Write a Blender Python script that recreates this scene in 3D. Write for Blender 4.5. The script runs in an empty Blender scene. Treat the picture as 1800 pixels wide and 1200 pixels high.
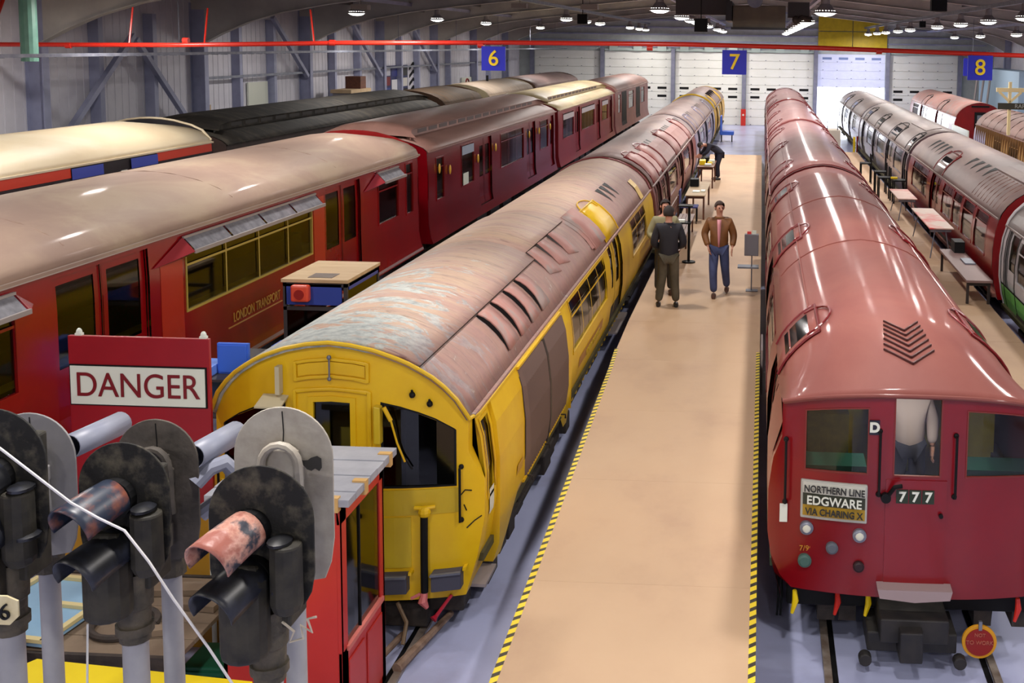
import bpy, bmesh, math, random
from mathutils import Vector, Matrix
random.seed(7)
SC = bpy.context.scene
COL = SC.collection
PI = math.pi
# ------------------------------------------------------------------ camera
H = 5.58
FPX, PX, PY = 2000.0, 1246.0, 281.0
cd = bpy.data.cameras.new('camera'); cam = bpy.data.objects.new('camera', cd); COL.objects.link(cam)
cd.sensor_width = 36.0; cd.lens = 36.0*FPX/1800.0
cd.shift_x = (900-PX)/1800.0; cd.shift_y = (PY-600)/1800.0
cd.clip_start = .1; cd.clip_end = 400
_h, _p, _r = math.radians(2.6765), math.radians(5.7796), math.radians(.86)
_R = Vector((math.cos(_h), math.sin(_h), 0)); _F0 = Vector((-math.sin(_h), math.cos(_h), 0))
_F = _F0*math.cos(_p) - Vector((0, 0, math.sin(_p))); _U = _R.cross(_F)
_R2 = _R*math.cos(_r) + _U*math.sin(_r); _U2 = -_R*math.sin(_r) + _U*math.cos(_r)
m = Matrix((( _R2.x, _U2.x, -_F.x, 0), (_R2.y, _U2.y, -_F.y, 0), (_R2.z, _U2.z, -_F.z, H), (0, 0, 0, 1)))
cam.matrix_world = m
SC.camera = cam
# ------------------------------------------------------------------ world and exposure
w = bpy.data.worlds.new('world'); SC.world = w; w.use_nodes = True
w.node_tree.nodes['Background'].inputs[0].default_value = (.86, .92, 1, 1)
w.node_tree.nodes['Background'].inputs[1].default_value = 14.0
SC.view_settings.view_transform = 'Standard'; SC.view_settings.look = 'None'
SC.view_settings.exposure = 0.0; SC.view_settings.gamma = 1; SC.view_settings.use_curve_mapping = False
LAMP_W = 142.0
LAMP_COL = (1, .945, .90)
# rows of high-bay lamps: x, z and the y of each lamp
LAMP_ROWS = [(-13.0, 6.4, [-4, 4, 12, 17, 22.5, 36, 45, 53, 66]),  # unseen lamp before the gap added to brighten the near haunch
             (-8.0, 6.5, [-6, 2, 10, 17, 23, 46, 51, 55.5, 68, 73, 77]),
             (-2.75, 6.45, [-7, -1, 5, 12, 21, 30, 38, 43, 47, 51.5, 56, 67, 72, 77]),
             (1.42, 6.35, [-6, 0, 6, 12, 17, 27, 38, 41, 44, 48, 52, 57, 63, 69, 76]),
             (6.95, 6.4, [-4, 4, 12, 22, 31, 36, 41, 46.5, 55, 60, 66, 71, 77]),
             (11.2, 6.2, [0, 14, 28, 42, 51.5, 60, 68])]
# ------------------------------------------------------------------ materials
def lin(c):
    return tuple(((v/255)/12.92 if v <= 10 else ((v/255+.055)/1.055)**2.4) for v in c)
_M = {}
def mat(name, c1, c2=None, rough=.5, metal=0., scale=3., stretch=(1, 1, 1), bump=0., bscale=None, c3=None, detail=6., lo=.35, hi=.65,
        emit=0., alpha=None, coat=0., spec=.5, dist=0.):
    if name in _M: return _M[name]
    mt = bpy.data.materials.new(name); mt.use_nodes = True; _M[name] = mt
    nt = mt.node_tree; N = nt.nodes; L = nt.links; b = N['Principled BSDF']
    b.inputs['Roughness'].default_value = rough; b.inputs['Metallic'].default_value = metal
    b.inputs['Specular IOR Level'].default_value = spec
    if coat: b.inputs['Coat Weight'].default_value = coat; b.inputs['Coat Roughness'].default_value = .12
    c1 = lin(c1)+(1,); b.inputs['Base Color'].default_value = c1
    mt.diffuse_color = c1
    if c2 is not None or bump:
        tc = N.new('ShaderNodeTexCoord'); mp = N.new('ShaderNodeMapping'); mp.inputs['Scale'].default_value = stretch
        L.new(tc.outputs['Object'], mp.inputs[0])
        no = N.new('ShaderNodeTexNoise'); no.inputs['Scale'].default_value = scale; no.inputs['Detail'].default_value = detail
        no.inputs['Roughness'].default_value = .6; no.inputs['Distortion'].default_value = dist
        L.new(mp.outputs[0], no.inputs['Vector'])
        if c2 is not None:
            cr = N.new('ShaderNodeValToRGB'); L.new(no.outputs['Fac'], cr.inputs[0])
            e = cr.color_ramp.elements; e[0].position = lo; e[0].color = c1; e[1].position = hi; e[1].color = lin(c2)+(1,)
            if c3 is not None:
                k = cr.color_ramp.elements.new((lo+hi)/2); k.color = lin(c3)+(1,)
            L.new(cr.outputs[0], b.inputs['Base Color'])
        if bump:
            n2 = N.new('ShaderNodeTexNoise'); n2.inputs['Scale'].default_value = bscale or scale*4; L.new(mp.outputs[0], n2.inputs['Vector'])
            bp = N.new('ShaderNodeBump'); bp.inputs['Strength'].default_value = bump; bp.inputs['Distance'].default_value = .02
            L.new(n2.outputs['Fac'], bp.inputs['Height']); L.new(bp.outputs[0], b.inputs['Normal'])
    if emit: b.inputs['Emission Color'].default_value = c1; b.inputs['Emission Strength'].default_value = emit
    return mt
def glass(name, tint, op=.35):
    if name in _M: return _M[name]
    mt = bpy.data.materials.new(name); mt.use_nodes = True; _M[name] = mt
    nt = mt.node_tree; N = nt.nodes; L = nt.links; N.remove(N['Principled BSDF']); out = N['Material Output']
    tr = N.new('ShaderNodeBsdfTransparent'); tr.inputs[0].default_value = lin(tint)+(1,)
    gl = N.new('ShaderNodeBsdfGlossy'); gl.inputs[0].default_value = (.9, .9, .9, 1); gl.inputs['Roughness'].default_value = .06
    fr = N.new('ShaderNodeFresnel'); fr.inputs[0].default_value = 1.5
    mx = N.new('ShaderNodeMixShader'); L.new(fr.outputs[0], mx.inputs[0]); L.new(tr.outputs[0], mx.inputs[1]); L.new(gl.outputs[0], mx.inputs[2])
    L.new(mx.outputs[0], out.inputs[0]); return mt
RED = mat('train_red_paint', (140, 10, 15), (124, 8, 14), .22, scale=.8, coat=.3)
RED7 = mat('front_red_paint', (130, 6, 18), (118, 6, 16), .28, scale=1.2, coat=.2)
REDM = mat('maroon_paint', (125, 22, 28), (108, 18, 24), .3, scale=1.)
PINKSIDE = mat('faded_maroon_paint', (138, 78, 74), (116, 60, 60), .4, scale=1.5)
YEL = mat('yellow_paint', (228, 188, 14), (216, 170, 10), .42, scale=1.4, bump=.05)
YELD = mat('grimy_yellow_paint', (218, 172, 60), (160, 112, 50), .5, scale=.8, stretch=(1, 1, 2.5), lo=.45, hi=.75)
YELP = mat('pale_yellow_paint', (206, 178, 40), (196, 166, 32), .4, scale=2)
def roof_mat(name, a, b_, c, rough=.5, sc=1.4, st=(.6, 2.6, .6), bump=.15, lo=.38, hi=.62, dist=.6):
    return mat(name, a, b_, rough, scale=sc, stretch=st, c3=c, bump=bump, bscale=9, lo=lo, hi=hi, dist=dist, detail=10)
RF_Q = roof_mat('dusty_pink_roof', (150, 126, 113), (170, 149, 128), (159, 135, 119), .55, 1.0, (1, .5, 1), .03)
RF_7 = roof_mat('terracotta_gloss_roof', (150, 88, 78), (136, 74, 67), (143, 81, 73), .5, .9, (1, .4, 1), .02)
RF_7B = roof_mat('dusty_maroon_roof', (150, 108, 104), (136, 94, 94), (143, 101, 99), .45, .9, (1, .4, 1), .02)
RF_CL = roof_mat('brown_clerestory_roof', (132, 98, 88), (150, 112, 100), (140, 104, 94), .5, 1.2, (1, .3, 1), .04)
RF_CR = roof_mat('cream_clerestory_roof', (178, 160, 122), (196, 180, 140), (186, 168, 130), .5, 1.2, (1, .5, 1), .05)
RF_G = roof_mat('grey_dusty_roof', (128, 108, 104), (146, 124, 116), (136, 114, 110), .55, 1.5, (1, .4, 1), .06)
RF_W = roof_mat('cream_white_roof', (206, 188, 156), (218, 204, 176), (212, 196, 164), .55, .8, (1, .5, 1), .02)
RF_D = roof_mat('dark_canvas_roof', (40, 36, 32), (70, 64, 54), (48, 44, 38), .8, 1.6, (1, 2, 1), .3)
RF_S = roof_mat('silver_grey_roof', (124, 112, 110), (142, 128, 124), (132, 120, 116), .45, 1.5, (1, .4, 1), .05)
def yellow_roof():
    mt = bpy.data.materials.new('weathered_patchy_roof'); mt.use_nodes = True; nt = mt.node_tree; N = nt.nodes; L = nt.links; b = N['Principled BSDF']
    b.inputs['Roughness'].default_value = .6
    tc = N.new('ShaderNodeTexCoord')
    def noise(st, sc, dist=0., detail=10):
        mp = N.new('ShaderNodeMapping'); mp.inputs['Scale'].default_value = st; L.new(tc.outputs['Object'], mp.inputs[0])
        n = N.new('ShaderNodeTexNoise'); n.inputs['Scale'].default_value = sc; n.inputs['Detail'].default_value = detail
        n.inputs['Roughness'].default_value = .68; n.inputs['Distortion'].default_value = dist; L.new(mp.outputs[0], n.inputs['Vector']); return n
    def ramp(src, stops):
        c = N.new('ShaderNodeValToRGB'); L.new(src, c.inputs[0]); e = c.color_ramp.elements
        while len(e) < len(stops): e.new(.5)
        for i, (p_, k) in enumerate(stops): e[i].position = p_; e[i].color = k
        return c
    K = lambda *c: lin(c)+(1,)
    base = ramp(noise((.5, 3.2, .5), 1.1, .5).outputs['Fac'], [(.3, K(158, 112, 108)), (.45, K(178, 136, 122)), (.55, K(196, 164, 132)), (.7, K(142, 106, 104))])
    fine = ramp(noise((1.2, 9, 1.2), 2.0, 1.0).outputs['Fac'], [(.34, K(96, 82, 80)), (.44, K(190, 172, 158)), (.6, K(200, 170, 150)), (.72, K(140, 102, 98))])
    m1 = N.new('ShaderNodeMixRGB'); m1.blend_type = 'MIX'; m1.inputs[0].default_value = .5; L.new(base.outputs[0], m1.inputs[1]); L.new(fine.outputs[0], m1.inputs[2])
    # grey-white primer patches, thickest at the front end of the car
    pn = noise((.9, 1.7, .9), 1.3, 1.5)
    sx = N.new('ShaderNodeSeparateXYZ'); L.new(tc.outputs['Object'], sx.inputs[0])
    mr = N.new('ShaderNodeMapRange'); mr.inputs[1].default_value = 0.; mr.inputs[2].default_value = 8.; mr.inputs[3].default_value = .125; mr.inputs[4].default_value = -.13
    L.new(sx.outputs['Y'], mr.inputs[0])
    mx_ = N.new('ShaderNodeMapRange'); mx_.inputs[1].default_value = -.9; mx_.inputs[2].default_value = 1.0; mx_.inputs[3].default_value = .05; mx_.inputs[4].default_value = -.07
    L.new(sx.outputs['X'], mx_.inputs[0])
    a0 = N.new('ShaderNodeMath'); a0.operation = 'ADD'; L.new(mx_.outputs[0], a0.inputs[0]); L.new(mr.outputs[0], a0.inputs[1])
    ad = N.new('ShaderNodeMath'); ad.operation = 'ADD'; L.new(pn.outputs['Fac'], ad.inputs[0]); L.new(a0.outputs[0], ad.inputs[1])
    msk = ramp(ad.outputs[0], [(.56, (0, 0, 0, 1)), (.60, (1, 1, 1, 1))])
    pc = ramp(noise((2, 2, 2), 5.).outputs['Fac'], [(.35, K(150, 156, 156)), (.6, K(192, 196, 190))])
    m2 = N.new('ShaderNodeMixRGB'); L.new(msk.outputs[0], m2.inputs[0]); L.new(m1.outputs[0], m2.inputs[1]); L.new(pc.outputs[0], m2.inputs[2])
    # the right-hand slope keeps its mauve paint, the crest carries tan dust
    mv = N.new('ShaderNodeMapRange'); mv.inputs[1].default_value = .45; mv.inputs[2].default_value = .85; mv.inputs[3].default_value = 0.; mv.inputs[4].default_value = .62; L.new(sx.outputs['X'], mv.inputs[0])
    mc = ramp(noise((1.5, 1.5, 1.5), 3., 1.).outputs['Fac'], [(.4, K(150, 104, 102)), (.62, K(128, 92, 94)), (.68, K(176, 168, 164))])
    m3 = N.new('ShaderNodeMixRGB'); L.new(mv.outputs[0], m3.inputs[0]); L.new(m2.outputs[0], m3.inputs[1]); L.new(mc.outputs[0], m3.inputs[2])
    L.new(m3.outputs[0], b.inputs['Base Color'])
    bp = N.new('ShaderNodeBump'); bp.inputs['Strength'].default_value = .25; bp.inputs['Distance'].default_value = .01
    L.new(fine.outputs[0], bp.inputs['Height']); L.new(bp.outputs[0], b.inputs['Normal'])
    return mt
for _m in (RF_7, RF_7B, RF_Q):
    _b = _m.node_tree.nodes['Principled BSDF']; _b.inputs['Specular IOR Level'].default_value = .25; _b.inputs['Coat Weight'].default_value = .2 if _m is not RF_Q else .06; _b.inputs['Coat Roughness'].default_value = .1; _b.inputs['Roughness'].default_value = .62
RF_Y = yellow_roof()
RF_YP = roof_mat('dusty_rose_roof', (172, 122, 114), (160, 140, 134), (178, 130, 120), .6, 2.2, (1, 1, 1), .2)
BLK = mat('black_paint', (13, 13, 15), rough=.6, spec=.25)
UND = mat('underframe_grime', (38, 33, 31), (62, 52, 46), .75, scale=5, bump=.3)
RUB = mat('dark_rubber', (26, 26, 28), rough=.7)
INT = mat('dim_interior', (90, 84, 46), (70, 64, 40), .8)
INTG = mat('green_interior', (74, 92, 62), (56, 70, 50), .7)
SEATM = mat('moquette', (70, 40, 34), (40, 50, 36), .9, scale=20)
GL = glass('window_glass', (196, 194, 160))
GLD = glass('dark_window_glass', (84, 88, 76))
GLC = glass('clear_glass', (225, 232, 228))
GREY = mat('grey_steel', (120, 124, 136), (104, 108, 120), .5, .3)
GALV = mat('galvanised_steel', (138, 142, 154), (112, 116, 130), .45, .5, scale=4)
STEELB = mat('blue_grey_steel', (170, 174, 202), (146, 150, 178), .5, scale=1)
WHITE = mat('white_panel', (244, 245, 238), (236, 238, 230), .5, scale=.6)
CLAD = mat('wall_cladding', (226, 224, 232), (208, 206, 216), .6, scale=.7)
CREAM = mat('cream_plate', (226, 216, 180), (206, 192, 150), .6, scale=6)
SIGNW = mat('enamel_white', (222, 226, 212), rough=.3)
SIGNR = mat('sign_red', (158, 20, 30), (146, 16, 26), .35, scale=1.5)
LETR = mat('letter_dark_red', (120, 14, 22), rough=.4)
BLUE = mat('sign_blue', (34, 40, 190), rough=.4)
SYEL = mat('sign_yellow', (250, 214, 20), rough=.4)
WOOD = mat('brown_wood', (112, 66, 44), (86, 48, 32), .5, scale=2, stretch=(6, 1, 6))
PALEW = mat('pale_plywood', (206, 180, 142), (190, 160, 122), .6, scale=1.5, stretch=(1, 5, 1))
DARKST = mat('dark_sheet', (60, 56, 58), rough=.55)
LAMPM = mat('lamp_lens', (255, 250, 244), rough=.4, emit=14)
CONC = mat('painted_floor', (192, 198, 234), (140, 138, 164), .28, scale=.35, c3=(182, 188, 224), detail=8, lo=.3, hi=.7, bump=.02)
DECK = mat('deck_plywood', (204, 172, 138), (184, 150, 122), .62, scale=.55, stretch=(1.2, .8, 1), c3=(199, 166, 133), detail=9, lo=.3, hi=.7)
CEIL = mat('ceiling_sheet', (98, 94, 98), (84, 80, 84), .7, scale=.3)
HAUN = mat('haunch_steel', (208, 204, 196), (184, 180, 176), .6, scale=.8)
RAILM = mat('rail_steel', (156, 146, 138), (120, 104, 92), .35, .15, scale=6)
PIPER = mat('sprinkler_red', (206, 44, 30), rough=.3)
ORED = mat('booth_red', (196, 48, 40), (184, 40, 34), .4, scale=1)
# ------------------------------------------------------------------ mesh tools
class MB:
    def __init__(s): s.v = []; s.f = []; s.m = []; s.g = []
    def add(s, v, f, mi=0):
        o = len(s.v); s.g.append((len(s.v), len(s.f))); s.v += [tuple(p) for p in v]; s.f += [tuple(o+i for i in q) for q in f]; s.m += [mi]*len(f); return s
    def parts(s, name, mats, parent=None, **k):
        out = []
        for (v0, f0), (v1, f1) in zip(s.g, s.g[1:]+[(len(s.v), len(s.f))]):
            q = MB(); q.v = s.v[v0:v1]; q.f = [tuple(i-v0 for i in f) for f in s.f[f0:f1]]; q.m = s.m[f0:f1]; out.append(q.build(name, mats, parent, **k))
        return out
    def box(s, x0, x1, y0, y1, z0, z1, mi=0):
        v = [(x, y, z) for z in (z0, z1) for y in (y0, y1) for x in (x0, x1)]
        return s.add(v, [(0, 2, 3, 1), (4, 5, 7, 6), (0, 1, 5, 4), (2, 6, 7, 3), (0, 4, 6, 2), (1, 3, 7, 5)], mi)
    def obox(s, c, ax, ay, az, mi=0):     # oriented box from centre and half axes
        c = Vector(c); ax = Vector(ax); ay = Vector(ay); az = Vector(az)
        v = [c+ax*i+ay*j+az*k for k in (-1, 1) for j in (-1, 1) for i in (-1, 1)]
        return s.add(v, [(0, 2, 3, 1), (4, 5, 7, 6), (0, 1, 5, 4), (2, 6, 7, 3), (0, 4, 6, 2), (1, 3, 7, 5)], mi)
    def bar(s, p, q, wd, h=None, mi=0):
        p = Vector(p); q = Vector(q); d = (q-p); L = d.length; d.normalize()
        u = d.cross(Vector((0, 0, 1)))
        if u.length < 1e-3: u = Vector((1, 0, 0))
        u.normalize(); n = u.cross(d)
        return s.obox((p+q)/2, u*wd/2, d*L/2, n*(h or wd)/2, mi)
    def tube(s, path, r, n=8, cap=True, mi=0):
        P = [Vector(p) for p in path]; rr = r if isinstance(r, (list, tuple)) else [r]*len(P)
        rings = []; up = None
        for i, p in enumerate(P):
            d = (P[min(i+1, len(P)-1)]-P[max(i-1, 0)]).normalized()
            if up is None:
                up = d.orthogonal().normalized()
            u = (up-d*up.dot(d)).normalized(); up = u; wv = d.cross(u)
            rings.append([p+(u*math.cos(2*PI*k/n)+wv*math.sin(2*PI*k/n))*rr[i] for k in range(n)])
        v = [q for rg in rings for q in rg]; f = []
        for i in range(len(P)-1):
            for k in range(n): f.append((i*n+k, i*n+(k+1) % n, (i+1)*n+(k+1) % n, (i+1)*n+k))
        if cap: f.append(tuple(range(n-1, -1, -1))); f.append(tuple((len(P)-1)*n+k for k in range(n)))
        return s.add(v, f, mi)
    def disc(s, c, r, d, th, n=20, mi=0):
        c = Vector(c); d = Vector(d).normalized(); return s.tube([c-d*th/2, c+d*th/2], r, n, True, mi)
    def prism(s, pts, d, mi=0):            # polygon pts (3d) extruded by d
        d = Vector(d); a = [Vector(p) for p in pts]; n = len(a)
        return s.add(a+[p+d for p in a], [tuple(range(n-1, -1, -1)), tuple(range(n, 2*n))]+[(i, (i+1) % n, n+(i+1) % n, n+i) for i in range(n)], mi)
    def sph(s, c, r, n=10, m_=6, mi=0, zmin=-1.):
        rx, ry, rz = r if isinstance(r, (tuple, list)) else (r, r, r); v = []; f = []
        for j in range(m_+1):
            t = -PI/2+PI*j/m_; zz = max(math.sin(t), zmin); cc = math.cos(t)
            for k in range(n): a = 2*PI*k/n; v.append((c[0]+rx*cc*math.cos(a), c[1]+ry*cc*math.sin(a), c[2]+rz*zz))
        for j in range(m_):
            for k in range(n): f.append((j*n+k, j*n+(k+1) % n, (j+1)*n+(k+1) % n, (j+1)*n+k))
        return s.add(v, f, mi)
    def grid(s, G, mi=0, skip=None):       # G[j][i] points
        nj, ni = len(G), len(G[0]); v = [p for r in G for p in r]; f = []
        for j in range(nj-1):
            for i in range(ni-1):
                if skip and skip(j, i): continue
                f.append((j*ni+i, j*ni+i+1, (j+1)*ni+i+1, (j+1)*ni+i))
        return s.add(v, f, mi)
    def build(s, name, mats, parent=None, smooth=False, solid=0., bevel=0., loc=None, ang=35):
        me = bpy.data.meshes.new(name)
        o = Vector(ORG.get(parent.name, (0, 0, 0))) if parent else Vector(loc or (0, 0, 0))
        me.from_pydata([tuple(Vector(p)-o) for p in s.v], [], s.f)
        if not isinstance(mats, (list, tuple)): mats = [mats]
        for q in mats: me.materials.append(q)
        if len(mats) > 1: me.polygons.foreach_set('material_index', s.m)
        me.validate(); 
        bm = bmesh.new(); bm.from_mesh(me); bmesh.ops.remove_doubles(bm, verts=bm.verts, dist=1e-5); bmesh.ops.recalc_face_normals(bm, faces=bm.faces); bm.to_mesh(me); bm.free()
        if smooth:
            me.polygons.foreach_set('use_smooth', [True]*len(me.polygons))
            try: me.set_sharp_from_angle(angle=math.radians(ang))
            except Exception: pass
        ob = bpy.data.objects.new(name, me); COL.objects.link(ob)
        if parent: ob.parent = parent; ORG[ob.name] = tuple(o)
        else: ob.location = o; ORG[ob.name] = tuple(o)
        if solid:
            md = ob.modifiers.new('thickness', 'SOLIDIFY'); md.thickness = solid; md.offset = -1
        if bevel:
            md = ob.modifiers.new('edge', 'BEVEL'); md.width = bevel; md.segments = 2; md.limit_method = 'ANGLE'
        return ob
ORG = {}
def tag(o, label=None, cat=None, group=None, kind=None):
    if label: o['label'] = label
    if cat: o['category'] = cat
    if group: o['group'] = group
    if kind: o['kind'] = kind
    return o
def thing(name, loc, label, cat, group=None):
    o = bpy.data.objects.new(name, None); COL.objects.link(o); o.location = loc; ORG[o.name] = tuple(loc); o.empty_display_size = .2
    return tag(o, label, cat, group)
def struct(o): o['kind'] = 'structure'; return o
def copy_tree(o, parent=None):
    c = o.copy(); COL.objects.link(c); ORG[c.name] = ORG.get(o.name, (0, 0, 0))
    if parent: c.parent = parent
    for ch in list(o.children): copy_tree(ch, c)
    return c
def text(name, body, size, origin, ux, uz, mt, parent=None, ext=.004, sx=1., align='CENTER', bold=0.):
    """flat lettering: origin = centre of line, ux = reading direction, uz = up"""
    cu = bpy.data.curves.new(name, 'FONT'); cu.body = body; cu.size = size; cu.extrude = ext; cu.align_x = align; cu.align_y = 'CENTER'; cu.offset = bold
    t = bpy.data.objects.new(name, cu); COL.objects.link(t); bpy.context.view_layer.update()
    me = bpy.data.meshes.new_from_object(t.evaluated_get(bpy.context.evaluated_depsgraph_get())); bpy.data.objects.remove(t)
    ux = Vector(ux).normalized(); uz = Vector(uz).normalized(); n = ux.cross(uz)
    off = Vector(ORG.get(parent.name, (0, 0, 0))) if parent else Vector((0, 0, 0))
    for v in me.vertices:
        c = v.co; v.co = Vector(origin)-off+ux*c.x*sx+uz*c.y+n*c.z
    me.materials.clear(); me.materials.append(mt); me.name = name
    o = bpy.data.objects.new(name, me); COL.objects.link(o)
    if parent: o.parent = parent
    ORG[o.name] = tuple(off)
    return o
# ------------------------------------------------------------------ building
XL, XR, YF, YB, DW = -17.2, 15.9, 79.8, -10.0, 4.97
RIDGE = -.7
def roofz(x): return 6.75+(1-abs(x-RIDGE)/16.5)*1.75
struct(MB().box(XL-.5, XR+.5, YB-.5, YF+.2, -.25, 0).build('floor', CONC))
b = MB()                                                             # ceiling sheet with shallow ribs
for s_ in (-1, 1):
    xs = [RIDGE, XL-.4 if s_ < 0 else XR+.4]
    n = 90
    for i in range(n):
        ya = YB-.3+(YF-YB+.6)*i/n; yb = YB-.3+(YF-YB+.6)*(i+1)/n; yc = ya+(yb-ya)*.6
        b.add([(xs[0], ya, roofz(xs[0])), (xs[1], ya, roofz(xs[1])), (xs[1], yc, roofz(xs[1])), (xs[0], yc, roofz(xs[0]))], [(0, 1, 2, 3)])
        b.add([(xs[0], yc, roofz(xs[0])+.05), (xs[1], yc, roofz(xs[1])+.05), (xs[1], yb, roofz(xs[1])+.05), (xs[0], yb, roofz(xs[0])+.05)], [(0, 1, 2, 3)])
        b.add([(xs[0], yc, roofz(xs[0])), (xs[1], yc, roofz(xs[1])), (xs[1], yc, roofz(xs[1])+.05), (xs[0], yc, roofz(xs[0])+.05)], [(0, 1, 2, 3)])
struct(b.build('ceiling', CEIL, solid=.05))
for nm, X, s_ in (('wall_left', XL, -1), ('wall_right', XR, 1)):
    wl = MB().box(X, X+s_*.2, YB, YF, 0, 7.2).build(nm, CLAD); struct(wl)
    k = 0; y = YB
    while y < YF-.5:                                                 # upright cladding sheets, each with its own edges
        if y > 18 or s_ > 0:
            bb = MB(); bb.box(X-s_*.012, X, y+.02, y+1.0, .02, 3.0); bb.box(X-s_*.012, X, y+.02, y+1.0, 3.04, 6.7)
            bb.box(X-s_*.024, X-s_*.012, y+.32, y+.36, .02, 6.7); bb.box(X-s_*.024, X-s_*.012, y+.68, y+.72, .02, 6.7)
            bb.build('cladding_sheet', CLAD, wl)
        y += 1.02
struct(MB().box(XL, XR, YB-.2, YB, 0, 8.6).build('wall_back', CLAD))
# far wall: gable above the doors, piers between them
DX0 = -16.26
doors = [DX0+DW*i for i in range(7)]
g = MB()
g.prism([(XL, YF, 5.05), (XR, YF, 5.05), (XR, YF, roofz(XR)+.1), (RIDGE, YF, roofz(RIDGE)+.1), (XL, YF, roofz(XL)+.1)], (0, .2, 0))
for i in range(7): x = doors[i]; g.box(x-.16, x+.16, YF-.02, YF+.2, 0, 5.05)
g.box(XL, DX0-.16, YF, YF+.2, 0, 5.05); g.box(doors[6]+.16, XR, YF, YF+.2, 0, 5.05)
fw = struct(g.build('wall_far', mat('far_wall_sheet', (196, 204, 200), (182, 190, 188), .6)))
for zz in (5.35, 5.75, 6.2, 6.7, 7.2, 7.8):                          # horizontal sheeting rails
    hw = 16.0 if zz < 6.9 else 16.0*(8.5-zz)/1.75
    MB().box(max(XL, RIDGE-hw), min(XR, RIDGE+hw), YF-.12, YF, zz, zz+.09).build('sheeting_rail', STEELB, fw)
for i in range(7):
    x = doors[i]
    c = tag(MB().box(x-.13, x+.13, YF-.38, YF-.34, 0, 5.3).box(x-.13, x+.13, YF-.10, YF-.06, 0, 5.3).box(x-.02, x+.02, YF-.36, YF-.08, 0, 5.3).build('door_post', mat('door_post_steel', (136, 138, 158), (120, 122, 142), .5)),
            ['blue-grey steel post at the left edge of the far doors', 'blue-grey steel post between the two leftmost far doors', 'blue-grey steel post left of the pale doors behind the yellow train',
             'blue-grey steel post with a red foot at the head of the central boardwalk', 'blue-grey steel post at the left side of the bright open doorway', 'blue-grey steel post at the right side of the bright open doorway', 'blue-grey steel post right of the rightmost far door'][i], 'post')
    struct(c)
    if i == 3:
        t = thing('fire_point', (x, YF-.5, 0), 'red fire point box at the foot of the post beneath the blue 7 sign', 'fire point')
        MB().box(x-.17, x+.17, YF-.62, YF-.42, 0, 1.15).build('post_cover', PIPER, t, bevel=.02)
        MB().disc((x, YF-.63, .75), .07, (0, 1, 0), .02, 12).build('badge', SIGNW, t)
DLAB = ['leftmost white sectional door, behind the cream roofs', 'white sectional door between the two rows of red carriages', 'white sectional door directly behind the yellow train',
        'white sectional door at the end of the boardwalk, behind the long terracotta roof', 'half-raised translucent door above the bright opening', 'white sectional door behind the red-ended carriage on the right']
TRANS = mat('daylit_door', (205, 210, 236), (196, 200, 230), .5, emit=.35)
for i in range(6):
    x0 = doors[i]+.16; x1 = doors[i+1]-.16; z0 = 0 if i != 4 else 2.75
    t = thing('sectional_door', ((x0+x1)/2, YF, 0), DLAB[i], 'door'); struct(t)
    n = 9 if i != 4 else 4; zt = 5.05
    h = (zt-z0)/n
    for k in range(n):
        sec = MB().box(x0, x1, YF-.02, YF+.04, z0+k*h+.012, z0+(k+1)*h-.006).build('door_section', WHITE if i != 4 else TRANS, t, bevel=.006)
        rv = MB()
        for q in range(5): rv.box(x0+.35+q*(x1-x0-.7)/4-.04, x0+.35+q*(x1-x0-.7)/4+.04, YF-.028, YF-.02, z0+k*h+.03, z0+k*h+.07)
        rv.build('hinge', GREY, sec)
        if (i != 4 and k in (3, 4)) or (i == 4 and k == 3):
            for q in range(4):
                if k == 3 and i != 4 and q in (1, 2): continue
                cx = x0+.62+q*(x1-x0-1.24)/3
                MB().box(cx-.32, cx+.32, YF-.035, YF-.02, z0+k*h+.2, z0+k*h+.36).build('vision_pane', BLK if i != 4 else mat('vision_blue', (130, 150, 200)), sec)
    MB().box(x0-.02, x1+.02, YF+.05, YF+.09, z0, zt+.02).build('door_light_block', WHITE, t)  # sheet added behind to stop outside light leaking between sections
    if i in (1, 2, 3, 5):
        mm = MB()
        for q in (-1.7, 0, 1.7): mm.box((x0+x1)/2+q-.3, (x0+x1)/2+q+.3, YF-.3, YF-.02, 5.08, 5.42)
        mm.box(x0, x1, YF-.25, YF-.1, 5.1, 5.2)
        mm.parts('door_track', mat('door_gear', (180, 196, 190)), t)
# yellow hoarding over the open door
yb = thing('yellow_curtain_panel', (6.0, YF-.2, 5.3), 'yellow sheet panels high above the bright open doorway', 'panel')
for k in range(2):
    for j in range(2):
        MB().box(3.75+k*2.4, 6.1+k*2.4, YF-.2, YF-.14, 5.35+j*1.3, 6.6+j*(1.15 if k else 1.4)).build('sheet', mat('yellow_sheet', (214, 184, 20), (196, 166, 14), .5), yb)
# daylight outside the open door
struct(MB().box(-30, 40, YF+.2, 150, -.3, -.02).build('ground_outside', mat('concrete_yard', (214, 214, 210), (200, 200, 196), .8)))
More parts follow.
